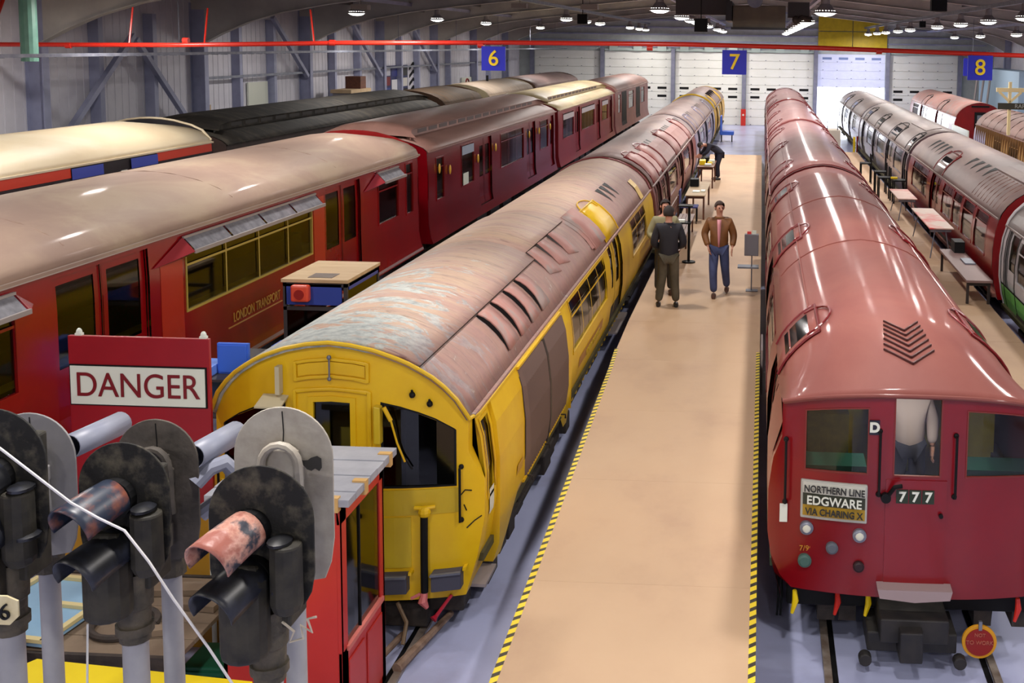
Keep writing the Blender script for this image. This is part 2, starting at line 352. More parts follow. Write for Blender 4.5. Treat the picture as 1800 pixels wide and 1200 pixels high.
# portal frames
PY_ = [10, 18, 25.9, 33.6, 41.6, 49.9, 58.2, 66.2, 74.4]
for i, y in enumerate(PY_):
    for s_, XX in ((-1, XL), (1, XR)):
        side = 'left' if s_ < 0 else 'right'
        t = thing('portal_frame', (XX, y, 0), '%s wall steel column and curved roof haunch, %s' % (side, ['nearest the gallery', 'second from the gallery', 'beside the cream roofed car', 'beside the dark roof end', 'fifth along', 'beside the poster boards', 'seventh along', 'eighth along', 'nearest the far doors'][i]), 'column')
        struct(t)
        x1 = XX-s_*.42
        c = MB().box(min(XX, XX-s_*.03), max(XX, XX-s_*.03), y-.12, y+.12, 0, 6.6).box(min(x1, x1-s_*.03), max(x1, x1-s_*.03), y-.12, y+.12, 0, 5.45).box(min(XX, x1), max(XX, x1), y-.012, y+.012, 0, 6.4)
        c.build('column', STEELB, t)
        pts = [(0, 5.3), (.42, 5.42), (1., 5.72), (1.8, 6.06), (2.8, 6.36), (4.2, 6.62), (6., 6.86), (16.5, 7.98)]
        top = [roofz(XX-s_*d)-.02 for d, z in pts]
        G = MB()
        for k in range(len(pts)-1):
            a, b_ = pts[k], pts[k+1]; xa, xb = XX-s_*a[0], XX-s_*b_[0]
            G.prism([(xa, y-.01, a[1]), (xb, y-.01, b_[1]), (xb, y-.01, top[k+1]), (xa, y-.01, top[k])], (0, .02, 0))
            G.prism([(xa, y-.13, a[1]-.02), (xb, y-.13, b_[1]-.02), (xb, y-.13, b_[1]), (xa, y-.13, a[1])], (0, .26, 0))
        G.build('haunch', HAUN, t)
b = None
for x in (-15, -12.5, -10, -7.5, -5, -2.5, 1, 3.5, 6, 8.5, 11, 13.5):   # purlins
    pu = MB().box(x-.03, x+.03, YB, YF, roofz(x)-.17, roofz(x)-.01).build('purlin', mat('purlin_steel', (92, 88, 92)))
    struct(pu)
# left wall secondary steel: side posts, braces, girts
def wallpost(y, lab):
    return struct(tag(MB().box(XL+.02, XL+.30, y-.10, y+.10, 0, 6.2).build('wall_post', STEELB), lab, 'post'))
for y, lab in ((28.4, 'slim wall post left of the cream car end'), (31.0, 'slim wall post behind the brace, left wall'), (36.2, 'slim wall post left of the pegboard'), (38.8, 'slim wall post right of the pegboard'), (44.4, 'slim wall post behind the beige exhibit table'), (47.2, 'slim wall post left of the poster boards'), (52.7, 'slim wall post right of the poster boards'), (55.4, 'slim wall post beyond the poster boards'), (61, 'slim wall post near blue sign 6'), (70, 'slim wall post behind the cream locomotive roof')):
    wallpost(y, lab)
for (ya, za, yb_, zb, lab) in ((26, 2.6, 29.8, 5.6, 'diagonal brace rising right on the left wall'), (29.9, 5.5, 33.4, 2.4, 'diagonal brace falling right on the left wall'), (38.5, 6.3, 41.4, 4.2, 'upper diagonal brace near the pegboard'), (46, 6.3, 49.6, 4.0, 'upper diagonal brace near the posters'), (54, 6.3, 58, 4.0, 'upper diagonal brace beyond the posters')):
    struct(tag(MB().bar((XL+.36, ya, za), (XL+.36, yb_, zb), .14).build('diagonal_brace', STEELB), lab, 'brace'))
for ya, yb_ in zip(PY_[3:-1], PY_[4:]):
    g = MB().box(XL+.3, XL+.36, ya, yb_, 4.30, 4.38)
    struct(tag(g.build('wall_rail', GALV), 'horizontal galvanised rail on left wall at %d metres' % ya, 'rail'))
# right wall yellow cloth, pale panels
struct(tag(MB().box(XR-.3, XR-.02, 66, 78, .02, 4.3).build('pale_panel', mat('pale_blue_panel', (176, 204, 226), rough=.6)), 'pale blue panel at the far right corner', 'panel'))
# ------------------------------------------------------------------ tracks and decks
CX = {'a': -13.95, 'b': -8.95, 'c': -3.87, 'd': 1.43, 'e': 6.1, 'f': 11.1}
TL = {'a': 'far-left track under the cream and dark cars', 'b': 'track under the big red carriages on the left', 'c': 'track under the yellow train', 'd': 'track under the front red train marked 777', 'e': 'track under the silver and red cars on the right', 'f': 'rightmost track under the red-ended carriage'}
for k, x in CX.items():
    t = thing('railway_track', (x, 0, 0), 'steel rails set in the floor, '+TL[k], 'track'); struct(t)
    for s_ in (-1, 1):
        c = x+s_*.75
        MB().box(c-.035, c+.035, YB+.5, YF, .0, .035).build('rail', RAILM, t)
        MB().box(c-s_*.035-.03*(s_+1)/1-.0, c-s_*.035-.03*(s_+1)+.055, YB+.5, YF, .0, .006).build('flangeway', BLK, t)
TAPE = bpy.data.materials.new('hazard_tape'); TAPE.use_nodes = True
def tape_mat(mt):
    nt = mt.node_tree; N = nt.nodes; L = nt.links; b = N['Principled BSDF']; b.inputs['Roughness'].default_value = .4
    tc = N.new('ShaderNodeTexCoord'); sp = N.new('ShaderNodeSeparateXYZ'); L.new(tc.outputs['Object'], sp.inputs[0])
    a = N.new('ShaderNodeMath'); a.operation = 'MULTIPLY_ADD'; a.inputs[1].default_value = -.9; L.new(sp.outputs['X'], a.inputs[0]); L.new(sp.outputs['Y'], a.inputs[2])
    d = N.new('ShaderNodeMath'); d.operation = 'MULTIPLY'; d.inputs[1].default_value = 1/.15; L.new(a.outputs[0], d.inputs[0])
    fr = N.new('ShaderNodeMath'); fr.operation = 'FRACT'; L.new(d.outputs[0], fr.inputs[0])
    g = N.new('ShaderNodeMath'); g.operation = 'GREATER_THAN'; g.inputs[1].default_value = .42; L.new(fr.outputs[0], g.inputs[0])
    mx = N.new('ShaderNodeMixRGB'); L.new(g.outputs[0], mx.inputs[0]); mx.inputs[1].default_value = lin((58, 52, 40))+(1,); mx.inputs[2].default_value = lin((244, 216, 50))+(1,)
    L.new(mx.outputs[0], b.inputs['Base Color'])
tape_mat(TAPE)
def deckL(y):
    return -1.98-.17*(y-7.5)/4 if y < 11.5 else (-2.07-.21*(y-11.5)/6.3 if y < 17.8 else -2.31)
def deckL(y):
    if y < 17.8: return -1.985-.295*(y-7.4)/10.4
    return -2.30+.0*(y-17.8)
def deckR(y): return .03-.0018*max(0, y-30)
dk = thing('boardwalk', (-1.1, 8, .7), 'long raised plywood boardwalk between the yellow train and the front red train', 'platform')
ys = [5.0, 7.4, 9.85, 12.3, 14.75, 17.2, 19.65, 22.1, 24.55, 27, 29.45, 31.9, 34.35, 36.8, 39.25, 41.7, 44.15, 46.6, 50.7]
for a, b_ in zip(ys[:-1], ys[1:]):
    xm = -.86
    for x0f, x1f in ((deckL, deckR),):
        v = [(x0f(a+.001), a+.001, .68), (x1f(a+.001), a+.001, .68), (x1f(b_), b_-.001, .68), (x0f(b_), b_-.001, .68)]
        MB().prism([(p[0], p[1], .68) for p in v], (0, 0, .02)).build('plywood_sheet', DECK, dk)
sk = MB()
for f, s_ in ((deckL, 1), (deckR, -1)):
    for a, b_ in zip(ys[:-1], ys[1:]):
        sk.prism([(f(a), a, 0), (f(a)+s_*.04, a, 0), (f(b_)+s_*.04, b_, 0), (f(b_), b_, 0)], (0, 0, .678))
sk.box(-2.1, 0, 5, 5.04, 0, .678)
sk.build('black_skirt', BLK, dk)
for f, s_ in ((deckL, 1), (deckR, -1)):
    G = MB(); n = 12; ya, yb_ = 5.0, 17.8
    for i in range(n):
        y0 = ya+(yb_-ya)*i/n; y1 = ya+(yb_-ya)*(i+1)/n
        G.prism([(f(y0), y0, .7), (f(y0)+s_*.058, y0, .7), (f(y1)+s_*.058, y1, .7), (f(y1), y1, .7)], (0, 0, .002))
    G.build('hazard_tape', TAPE, dk)
rp = tag(MB().prism([(-2.3, 50.72, 0), (-2.3, 50.72, .7), (-2.3, 57.5, .0)], (2.2, 0, 0)).build('access_ramp', mat('grey_ramp', (150, 148, 146), (136, 136, 136), .5)), 'grey ramp sloping down from the far end of the central boardwalk', 'ramp')
dr = thing('side_boardwalk', (3.7, 20, .7), 'narrow plywood boardwalk right of the long terracotta train roof', 'platform')
for i in range(16):
    y0 = 14+i*2.44
    MB().box(2.9, 4.42, y0+.004, y0+2.436, .66, .7).build('plywood_sheet', DECK, dr)
MB().box(2.92, 2.96, 14, 53, 0, .66).box(4.38, 4.42, 14, 53, 0, .66).build('black_skirt', BLK, dr)
# ------------------------------------------------------------------ rolling stock tools
TUBE = ([(1.17, .42), (1.26, .75), (1.31, 1.1), (1.31, 1.5), (1.27, 1.85), (1.19, 2.12)],
        [(1.215, 2.10), (1.17, 2.22), (1.06, 2.38), (.89, 2.54), (.67, 2.68), (.42, 2.78), (.2, 2.83), (0, 2.85)])
SURF = ([(1.53, .98), (1.48, 1.12), (1.43, 1.4), (1.42, 2.0), (1.42, 2.6), (1.40, 3.1)],
        [(1.435, 3.08), (1.37, 3.22), (1.2, 3.36), (.9, 3.49), (.5, 3.59), (.2, 3.625), (0, 3.63)])
CLER = (SURF[0], [(1.44, 3.08), (1.33, 3.18), (1.1, 3.28), (.86, 3.35), (.5, 3.37), (0, 3.37)])
class Car: pass
def sidex(c, z):
    P = c.side
    for (a, za), (b_, zb) in zip(P[:-1], P[1:]):
        if z <= zb: return a+(b_-a)*max(0, (z-za))/(zb-za)
    return P[-1][0]
def sp(c, s, y, z, off=0.): return (c.cx+s*(sidex(c, z)+off), y, z)
def rz(c, a):
    a = abs(a); P = c.roofp
    for (xa, za), (xb, zb) in zip(P[:-1], P[1:]):
        if a >= xb: return za+(zb-za)*(xa-a)/(xa-xb) if xa != xb else zb
    return P[-1][1]
def rn(c, a):
    e = .04; dz = rz(c, max(-1.2 if len(c.side) == 6 and c.w < 1.3 else -1.42, a-e))-rz(c, a+e)
    n = Vector((dz, 0, 2*e)).normalized(); return n
def rp(c, a, y, off=0.):
    n = rn(c, a); return Vector((c.cx+a, y, rz(c, a)))+n*off
def frange(a, b_, st):
    n = max(1, int(round((b_-a)/st))); return [a+(b_-a)*i/n for i in range(n+1)]
def side_shell(c, s, holes, y0, y1, mt, name='side_panel'):
    ys = sorted(set([y0, y1]+[q for h in holes for q in h[:2]])); zs = sorted(set([z for _, z in c.side]+[q for h in holes for q in h[2:4] if c.side[0][1] < q < c.side[-1][1]]))
    G = [[sp(c, s, y, z) for y in ys] for z in zs]
    def skip(j, i):
        ym = (ys[i]+ys[i+1])/2; zm = (zs[j]+zs[j+1])/2
        return any(h[0] < ym < h[1] and h[2] < zm < h[3] for h in holes)
    return MB().grid(G, skip=skip).build(name, mt, c.root, solid=.0, smooth=True)
def patch(c, s, y0, y1, z0, z1, off, mb=None, mi=0):
    zs = sorted(set([z0, z1]+[z for _, z in c.side if z0 < z < z1])); mb = mb or MB()
    return mb.grid([[sp(c, s, y, z, off) for y in (y0, y1)] for z in zs], mi)
def ring(c, s, y0, y1, z0, z1, wd=.035, off=.012, mb=None, mi=0):
    mb = mb or MB()
    for (a, b_, u, v) in ((y0-wd, y0, z0-wd, z1+wd), (y1, y1+wd, z0-wd, z1+wd), (y0, y1, z0-wd, z0), (y0, y1, z1, z1+wd)):
        patch(c, s, a, b_, u, v, off, mb, mi)
        zs = (u, v)
        mb.add([sp(c, s, a, u, off), sp(c, s, a, v, off), sp(c, s, a, v, -.03), sp(c, s, a, u, -.03)], [(0, 1, 2, 3)], mi)
        mb.add([sp(c, s, b_, u, off), sp(c, s, b_, v, off), sp(c, s, b_, v, -.03), sp(c, s, b_, u, -.03)], [(0, 1, 2, 3)], mi)
        mb.add([sp(c, s, a, u, off), sp(c, s, b_, u, off), sp(c, s, b_, u, -.03), sp(c, s, a, u, -.03)], [(0, 1, 2, 3)], mi)
        mb.add([sp(c, s, a, v, off), sp(c, s, b_, v, off), sp(c, s, b_, v, -.03), sp(c, s, a, v, -.03)], [(0, 1, 2, 3)], mi)
    return mb
def window(c, s, y0, y1, z0, z1, fm, gm=None, bars=(), vent=True, wd=.03):
    mb = ring(c, s, y0, y1, z0, z1, wd)
    for q in bars: patch(c, s, q-.018, q+.018, z0, z1, .006, mb)
    if vent: patch(c, s, y0, y1, z1-.22, z1-.19, .004, mb)
    f = mb.build('window_frame', fm, c.root)
    edges = [y0]+list(bars)+[y1]
    for a, b_ in zip(edges[:-1], edges[1:]): patch(c, s, a, b_, z0, z1, -.02).build('window_pane', gm or c.gl, f)
    return f
def door_leaf(c, s, y0, y1, z0, z1, wz0, wz1, mt, gm=None, inset=.05, wy=.13):
    zs = sorted(set([z0, z1, wz0, wz1]+[z for _, z in c.side if z0 < z < z1])); ys = [y0+.01, y0+wy, y1-wy, y1-.01]
    G = [[sp(c, s, y, z, -inset) for y in ys] for z in zs]
    d = MB().grid(G, skip=lambda j, i: i == 1 and wz0-.001 <= zs[j] and zs[j+1] <= wz1+.001)
    for yy in (y0+.005, y1-.005): d.grid([[sp(c, s, yy-.012, z, -inset+.02) for _ in (0,)]+[sp(c, s, yy+.012, z, -inset+.02)] for z in zs])
    o = d.build('door', mt, c.root)
    patch(c, s, y0+wy, y1-wy, wz0, wz1, -inset-.01).build('window_pane', gm or c.gl, o)
    return o
def car(name, key, y0, y1, prof, label, side_m, roof_m, wins=(), doors=(), s_vis=1, group=None, cat='train carriage', hipends=False, gl=None, interior=INT, roof=True, nose=None, ends=(True, True), end_m=None, floor_z=None):
    c = Car(); c.cx = CX[key]; c.y0 = y0; c.y1 = y1; c.side, c.roofp = prof; c.w = c.side[2][0]; c.gl = gl or GL
    c.root = thing(name, (c.cx, y0, 0), label, cat, group)
    hs = [tuple(q[:4]) for q in wins]+[(q[0], q[-1 if False else 1], q[2], q[3]) for q in doors]
    ys0 = y0 if nose is None else nose
    for s in (-1, 1): side_shell(c, s, hs if s == s_vis else [tuple(q[:4]) for q in wins], ys0, y1, side_m)
    for q in wins: patch(c, -s_vis, q[0], q[1], q[2], q[3], -.02).build('window_pane', c.gl, c.root)
    for q in wins: window(c, s_vis, q[0], q[1], q[2], q[3], q[5] if len(q) > 5 and q[5] else side_m, bars=q[4] if len(q) > 4 else ())
    for q in doors:
        n = q[4] if len(q) > 4 else 2; wz = q[5] if len(q) > 5 else ((1.32, 2.0) if c.w < 1.35 else (1.95, 2.78))
        for k in range(n):
            a = q[0]+(q[1]-q[0])*k/n; b_ = q[0]+(q[1]-q[0])*(k+1)/n
            door_leaf(c, s_vis, a, b_, q[2], q[3], wz[0], wz[1], q[6] if len(q) > 6 else side_m)
    fz = floor_z or (c.side[0][1]+.12)
    body = MB().box(c.cx-c.w+.03, c.cx+c.w-.03, (nose or y0)+.05, y1-.05, fz-.08, fz).build('floor_pan', interior, c.root)
    gz = c.side[-1][1]
    for s in (-1, 1):                                                # bench seats inside
        sb = MB().box(c.cx+s*.72 if s > 0 else c.cx-c.w+.08, c.cx+c.w-.08 if s > 0 else c.cx-.72, y0+1.2, y1-1.2, fz, fz+.42)
        sb.box(c.cx+s*(c.w-.18)-.06, c.cx+s*(c.w-.18)+.06, y0+1.2, y1-1.2, fz+.42, min(fz+.9, 1.3 if c.w < 1.35 else 1.9))
        sb.build('bench_seat', SEATM, c.root)
    if roof:
        A = [-a for a, _ in c.roofp]+[a for a, _ in reversed(c.roofp[:-1])]
        ys = frange(y0, y1, 1.2); G = []
        for y in ys:
            e = 0
            if hipends: e = max(0, 1-min(y-y0, y1-y)/.9)**2*.18
            G.append([(c.cx+a, y, rz(c, a)-e*(1-abs(a)/c.w)) for a in A])
        r = MB().grid(G)
        r.build('roof', roof_m, c.root, smooth=True, solid=.03)
        gt = MB()
        for s in (-1, 1):
            x = c.cx+s*(c.roofp[0][0]+.012); gt.box(x-.018, x+.018, y0, y1, c.roofp[0][1]-.015, c.roofp[0][1]+.02)
        gt.build('gutter', roof_m, c.root)
    for y, on, d in ((y0, ends[0], 1), (y1, ends[1], -1)):
        if not on: continue
        pts = [(c.cx-a, y, z) for a, z in c.side]+[(c.cx-a, y, z-.02) for a, z in c.roofp[1:]]+[(c.cx+a, y, z-.02) for a, z in reversed(c.roofp[1:-1])]+[(c.cx+a, y, z) for a, z in reversed(c.side)]
        MB().prism(pts, (0, d*.04, 0)).build('end_wall', end_m or side_m, c.root)
    u = MB().box(c.cx-1.0, c.cx+1.0, y0+.3 if nose is None else nose+.4, y1-.3, c.side[0][1]-.12, c.side[0][1]+.04)
    L = y1-y0
    for q in range(3):
        yy = y0+L*(.36+.1*q); u.box(c.cx-1.1, c.cx+1.1, yy, yy+L*.07, .22, c.side[0][1])
    u.build('underframe', UND, c.root)
    for yy in (y0+max(2.3, L*.16), y1-max(2.3, L*.16)): bogie(c, yy)
    return c
_wh = {}
def bogie(c, y):
    f = MB()
    for s in (-1, 1):
        f.box(c.cx+s*.98-.06, c.cx+s*.98+.06, y-1.35, y+1.35, .42, .60); f.box(c.cx+s*.98-.1, c.cx+s*.98+.1, y-.35, y+.35, .28, .5)
        for q in (-.95, .95): f.box(c.cx+s*1.02-.1, c.cx+s*1.02+.1, y+q-.16, y+q+.16, .3, .56); f.box(c.cx+s*1.12-.03, c.cx+s*1.12+.03, y+q-.3, y+q+.3, .2, .28)
        f.box(c.cx+s*1.13-.04, c.cx+s*1.13+.04, y-.9, y+.9, .24, .3)
    f.box(c.cx-1, c.cx+1, y-.15, y+.15, .4, .56)
    o = f.build('bogie', UND, c.root, bevel=.01)
    for s in (-1, 1):
        for q in (-.95, .95):
            MB().disc((c.cx+s*.72, y+q, .47), .43, (1, 0, 0), .1, 20).disc((c.cx+s*.665, y+q, .47), .46, (1, 0, 0), .03, 20).build('wheel', UND, o)
def bellows(key, y0, y1, z0, z1, hw, lab):
    mb = MB(); n = 4
    for i in range(n): mb.box(CX[key]-hw+.02*(i % 2), CX[key]+hw-.02*(i % 2), y0+(y1-y0)*i/n, y0+(y1-y0)*(i+1)/n, z0, z1-.02*(i % 2))
    return tag(mb.build('gangway_bellows', BLK), lab, 'bellows')
def scoops(c, s, ylist, a0, a1, mt, wd=.2, h=.07):
    """raised ventilator scoops across the roof slope, each with a dark mouth facing the near end"""
    for y in ylist:
        n = 6; top = []; low = []
        for k in range(n+1):
            a = a0+(a1-a0)*k/n
            top.append(rp(c, s*a, y, h*math.sin(PI*min(1, .25+k/n*.75)))); low.append(rp(c, s*a, y, .0))
        back = [rp(c, s*(a0+(a1-a0)*k/n), y+wd, .006) for k in range(n+1)]
        o = MB().grid([top, back]).build('roof_scoop', mt, c.root, solid=.012)
        MB().grid([low, [Vector(p)+Vector((0, .004, 0)) for p in top]]).build('scoop_mouth', BLK, o)
def slots(c, s, ylist, a0, a1, wd=.12):
    """tapering black slots let into the roof"""
    for y in ylist:
        n = 5; G = [[], []]
        for k in range(n+1):
            a = a0+(a1-a0)*k/n; t = wd*(1-k/n)*.5+.012
            G[0].append(rp(c, s*a, y-t, .008)); G[1].append(rp(c, s*a, y+t, .008))
        MB().grid(G).build('roof_slot', BLK, c.root)
def door_hood(c, s, y0, y1, mt, a_top=.55, glassy=False, plate=None, rim=True):
    """where the doors run up into the curved roof: plate, rim and an arc-shaped rain strip"""
    A = [1.20+(a_top-1.20)*k/7 for k in range(8)]
    pl = MB().grid([[rp(c, s*a, y, .014) for a in A] for y in (y0, (y0+y1)/2, y1)]).build('door_hood', plate or mt, c.root, solid=.012, smooth=True)
    if rim:
        r = MB()
        for y in (y0, y1): r.tube([rp(c, s*a, y, .018) for a in A], .016, 6)
        r.tube([rp(c, s*a_top, y, .018) for y in (y0, y1)], .016, 6)
        n = 10; yc = (y0+y1)/2; R = (y1-y0)/2*.8
        r.tube([rp(c, s*(a_top+.12-.26*math.sin(PI*k/n)), yc-R*math.cos(PI*k/n), .02) for k in range(n+1)], .013, 6)
        r.build('rain_strip', mt, pl)
    if glassy:
        MB().grid([[rp(c, s*a, y, .02) for a in (1.12, 1.0, .88)] for y in (y0+.2, y1-.2)]).build('curved_pane', GLD, pl)
    return pl
class Nose:
    """bowed front face; P(x, z) maps face coordinates to the world"""
    def __init__(s, c, yn, bow, zb, zref, zc, ztop, pw=2.4): s.c, s.yn, s.bow, s.zb, s.zref, s.zc, s.ztop, s.pw = c, yn, bow, zb, zref, zc, ztop, pw
    def hw(s, z): return sidex(s.c, z)-(max(0, .95-z)/.3)**2*.16*s.rnd
    rnd = 0
    def zz(s, x, z):
        if z <= s.zref: return z
        return s.zref+(z-s.zref)*(s.ztop(x)-s.zref)/(s.zc-s.zref)
    def P(s, x, z, off=0.):
        r = abs(x)/1.31; y = s.yn+s.bow*r**s.pw+max(0, r-.86)**2*6.0
        return Vector((s.c.cx+x, y-off, s.zz(x, z)))
    def face(s, holes, mt, name='front_panel', xl=None, yside=.40):
        xs = sorted(set([h for q in holes for h in q[:2]]+[-1.15, -1.24, 1.15, 1.24, -.3, .3, -.7, .7, 0, -.95, .95, -.5, .5]+(xl or [])))
        zs = sorted(set([h for q in holes for h in q[2:4]]+[s.zb, s.zref, s.zc, .9, 1.3]+[z for _, z in s.c.side if z > s.zb+.02 and z < s.zc]))
        G = []
        for z in zs:
            row = []
            for x in [-9]+xs+[9]:
                h = s.hw(min(z, 2.1)); xx = max(-h, min(h, x))
                row.append(s.P(xx, z))
            G.append(row)
        X = [-1.3]+xs+[1.3]
        def skip(j, i):
            xm = (X[i]+X[i+1])/2; zm = (zs[j]+zs[j+1])/2
            return any(h[0] < xm < h[1] and h[2] < zm < h[3] for h in holes)
        o = MB().grid(G, skip=skip).build(name, mt, s.c.root, smooth=True)
        for q in (0, -1):
            cg = [[r[q], Vector((s.c.cx+(-1 if q == 0 else 1)*sidex(s.c, min(z, 2.12)), s.yn+yside, min(r[q].z, 2.13)))] for r, z in zip(G, zs)]
            MB().grid(cg).build('corner_panel', mt, s.c.root, smooth=True)
        return o
    def pt(s, x0, x1, z0, z1, off, mb=None, nx=4, nz=2, mi=0):
        mb = mb or MB()
        return mb.grid([[s.P(x0+(x1-x0)*i/nx, z0+(z1-z0)*j/nz, off) for i in range(nx+1)] for j in range(nz+1)], mi)
    def block(s, x0, x1, z0, z1, o0, o1, nx=4, nz=2, mb=None):
        mb = mb or MB()
        s.pt(x0, x1, z0, z1, o1, mb, nx, nz)
        for x in (x0, x1): mb.grid([[s.P(x, z0+(z1-z0)*j/nz, o) for o in (o0, o1)] for j in range(nz+1)])
        for z in (z0, z1): mb.grid([[s.P(x0+(x1-x0)*i/nx, z, o) for o in (o0, o1)] for i in range(nx+1)])
        return mb
    def frame(s, x0, x1, z0, z1, wd, o0, o1, nx=4):
        mb = MB(); s.block(x0-wd, x0, z0-wd, z1+wd, o0, o1, 1, 2, mb); s.block(x1, x1+wd, z0-wd, z1+wd, o0, o1, 1, 2, mb)
        s.block(x0, x1, z0-wd, z0, o0, o1, nx, 1, mb); s.block(x0, x1, z1, z1+wd, o0, o1, nx, 1, mb); return mb
    def rail(s, x, z0, z1, mt, off=.06, r=.012):
        a = s.P(x, z0); b_ = s.P(x, z1)
        return MB().tube([a, s.P(x, z0, off), s.P(x, z1, off), b_], r, 8).sph(s.P(x, z0, .01), .025, 8, 5).sph(s.P(x, z1, .01), .025, 8, 5).build('handrail', mt, s.c.root, smooth=True)
# ================================================================== front red train (track d)
def ztop7(x): return 2.52-.135*(abs(x)/1.2)**2.6
YN7 = 9.85
c = car('tube_train_carriage', 'd', YN7+.35, 25.9, TUBE, 'front red train carriage with rounded terracotta roof, three cab windows and number 777', REDM, RF_7,
        wins=[(13.9, 16.6, 1.3, 2.02, (14.6, 15.9)), (20.0, 22.6, 1.3, 2.02, (20.7, 21.9))], doors=[(11.6, 12.9, .5, 2.1), (17.4, 19.0, .5, 2.1), (23.3, 24.6, .5, 2.1)], s_vis=-1, roof=False, nose=YN7+.42, ends=(False, True), interior=INTG, floor_z=.78)
C7 = c
N7 = Nose(c, YN7, .22, .66, 1.75, 2.52, ztop7); N7.rnd = 1
# dome + roof
A = [-a for a, _ in c.roofp]+[a for a, _ in reversed(c.roofp[:-1])]
def dome(a, t):
    pe = N7.P(a*.985, 2.52, .05); y = pe.y+(1.9*(1-.0*abs(a)))*t; q = math.sin(min(1, t)*PI/2)
    zf = rz(c, a)
    k = min(1, max(0, t))
    return Vector((c.cx+a*(.985+.015*k), y, (pe.z+.02)*(1-q)+zf*q))
AA = [-1.215+2.43*i/26 for i in range(27)]
G = [[dome(a, t/14) for a in AA] for t in range(15)]
last = [p.y for p in G[-1]]
for y in frange(12.6, 25.9, 1.1): G.append([Vector((c.cx+a, y, rz(c, a))) for a in AA])
MB().grid(G).build('roof', RF_7, c.root, smooth=True, solid=.03, ang=60)
lip = MB().tube([dome(a, 0)+Vector((0, -.005, .0)) for a in AA], .016, 8).build('visor_edge', RF_7, c.root, smooth=True)
for yy in (16.1, 20.8): MB().tube([rp(c, a, yy, .004) for a in AA[1:-1]], .008, 5).build('roof_seam', RF_7, c.root)
for s in (-1, 1): MB().tube([rp(c, s*.86, y, .008) for y in (13, 17, 21, 25.8)], .012, 6).build('rain_strip', RF_7, c.root)
WH = [(-.98, -.44, 1.80, 2.40), (-.20, .20, 1.80, 2.50), (.44, .98, 1.80, 2.40)]
N7.face(WH, RED7, xl=[-.24, .24], yside=.42)
for i, h in enumerate(WH):
    fr = N7.frame(*h, .012, -.02, .008).build('window_frame', mat('beading_brown', (120, 40, 34)), c.root)
    N7.pt(*h, -.012).build('window_pane', GLC, fr)
dd = N7.block(-.27, .27, .72, 1.76, 0, .012, 4, 4).build('cab_door', RED7, c.root)
MB().tube([N7.P(.22, 1.45, .02), N7.P(.22, 1.45, .05)], .02, 8).build('door_latch', BLK, dd)
N7.rail(-1.16, 1.46, 2.1, BLK); N7.rail(-.335, 1.62, 2.2, BLK); N7.rail(.335, 1.62, 2.18, BLK); N7.rail(1.16, 1.46, 2.1, BLK)
MB().obox(N7.P(-1.17, 1.36, .03), (.035, 0, 0), (0, .004, 0), (0, 0, .085)).build('white_tag', SIGNW, c.root)
lv = MB().tube([N7.P(-.26, 1.6, .02), N7.P(-.2, 1.72, .08), N7.P(-.14, 1.74, .1)], .02, 8).disc(N7.P(-.27, 1.6, .03), .045, (0, 1, 0), .05, 12).build('door_handle', BLK, c.root)
# destination board
tag_b = N7.block(-1.02, -.43, 1.345, 1.70, 0, .03, 3, 1).build('destination_board', mat('board_rim', (176, 176, 168)), c.root, bevel=.01)
N7.block(-1.0, -.45, 1.585, 1.685, .03, .036, 3, 1).build('board_strip', mat('board_white', (206, 206, 194)), tag_b)
N7.block(-1.0, -.45, 1.475, 1.585, .03, .036, 3, 1).build('board_strip', mat('board_dark', (54, 58, 44)), tag_b)
N7.block(-1.0, -.45, 1.375, 1.475, .03, .036, 3, 1).build('board_strip', mat('board_ochre', (170, 136, 36)), tag_b)
ux = (N7.P(-.45, 1.5)-N7.P(-1.0, 1.5))
for s_, z, sz, m_, sx in (('NORTHERN LINE', 1.635, .088, mat('board_ink', (40, 42, 40)), .80), ('EDGWARE', 1.53, .112, SIGNW, .92), ('VIA CHARING X', 1.425, .086, mat('board_ink', (40, 42, 40)), .82)):
    text('board_lettering', s_, sz, N7.P(-.725, z, .062), ux, (0, 0, 1), m_, tag_b, sx=sx, bold=.002)
d_ = N7.block(-.43, -.34, 2.17, 2.30, 0, .02, 1, 1).build('set_letter_plate', mat('navy_plate', (20, 24, 44)), c.root)
text('letter', 'D', .12, N7.P(-.385, 2.235, .026), (1, 0, 0), (0, 0, 1), SIGNW, d_, bold=.006)
for k in range(3):
    x = -.125+k*.115
    pl = N7.block(x-.053, x+.053, 1.55, 1.675, 0, .02, 1, 1).build('number_plate', mat('plate_green', (34, 46, 28)), c.root)
    text('numeral', '7', .125, N7.P(x, 1.61, .026), (1, 0, 0), (0, 0, 1), SIGNW, pl, bold=.004)
for x, z, m_, r in ((-.96, 1.25, GALV, .062), (-.49, 1.23, GALV, .062), (-.73, 1.09, mat('lamp_grey', (90, 96, 104)), .055), (-.97, .94, mat('lamp_green', (66, 98, 88)), .062), (-.49, .94, mat('socket_black', (40, 14, 18)), .05)):
    l = MB().disc(N7.P(x, z, .01), r, (0, 1, 0), .05, 20).tube([N7.P(x, z, .035)+Vector((0, 0, 0)), N7.P(x, z, .045)], [r*.9, r*.7], 20).build('marker_lamp', m_, c.root, bevel=.004)
    if m_ is GALV: MB().sph(N7.P(x, z, .035), (r*.7, .02, r*.7), 12, 6).build('lens', mat('lens_pale', (214, 214, 196), rough=.1), l, smooth=True)
text('painted_date', '7/99', .07, N7.P(-.96, 1.05, .004), (1, 0, 0), (0, 0, 1), mat('gold_paint', (190, 130, 30)), c.root)
cb_ = MB().box(c.cx-1.1, c.cx-.3, 11.9, 11.95, .8, 2.2).box(c.cx+.3, c.cx+1.1, 11.9, 11.95, .8, 2.2).box(c.cx-.3, c.cx+.3, 12.6, 12.65, .8, 2.4)
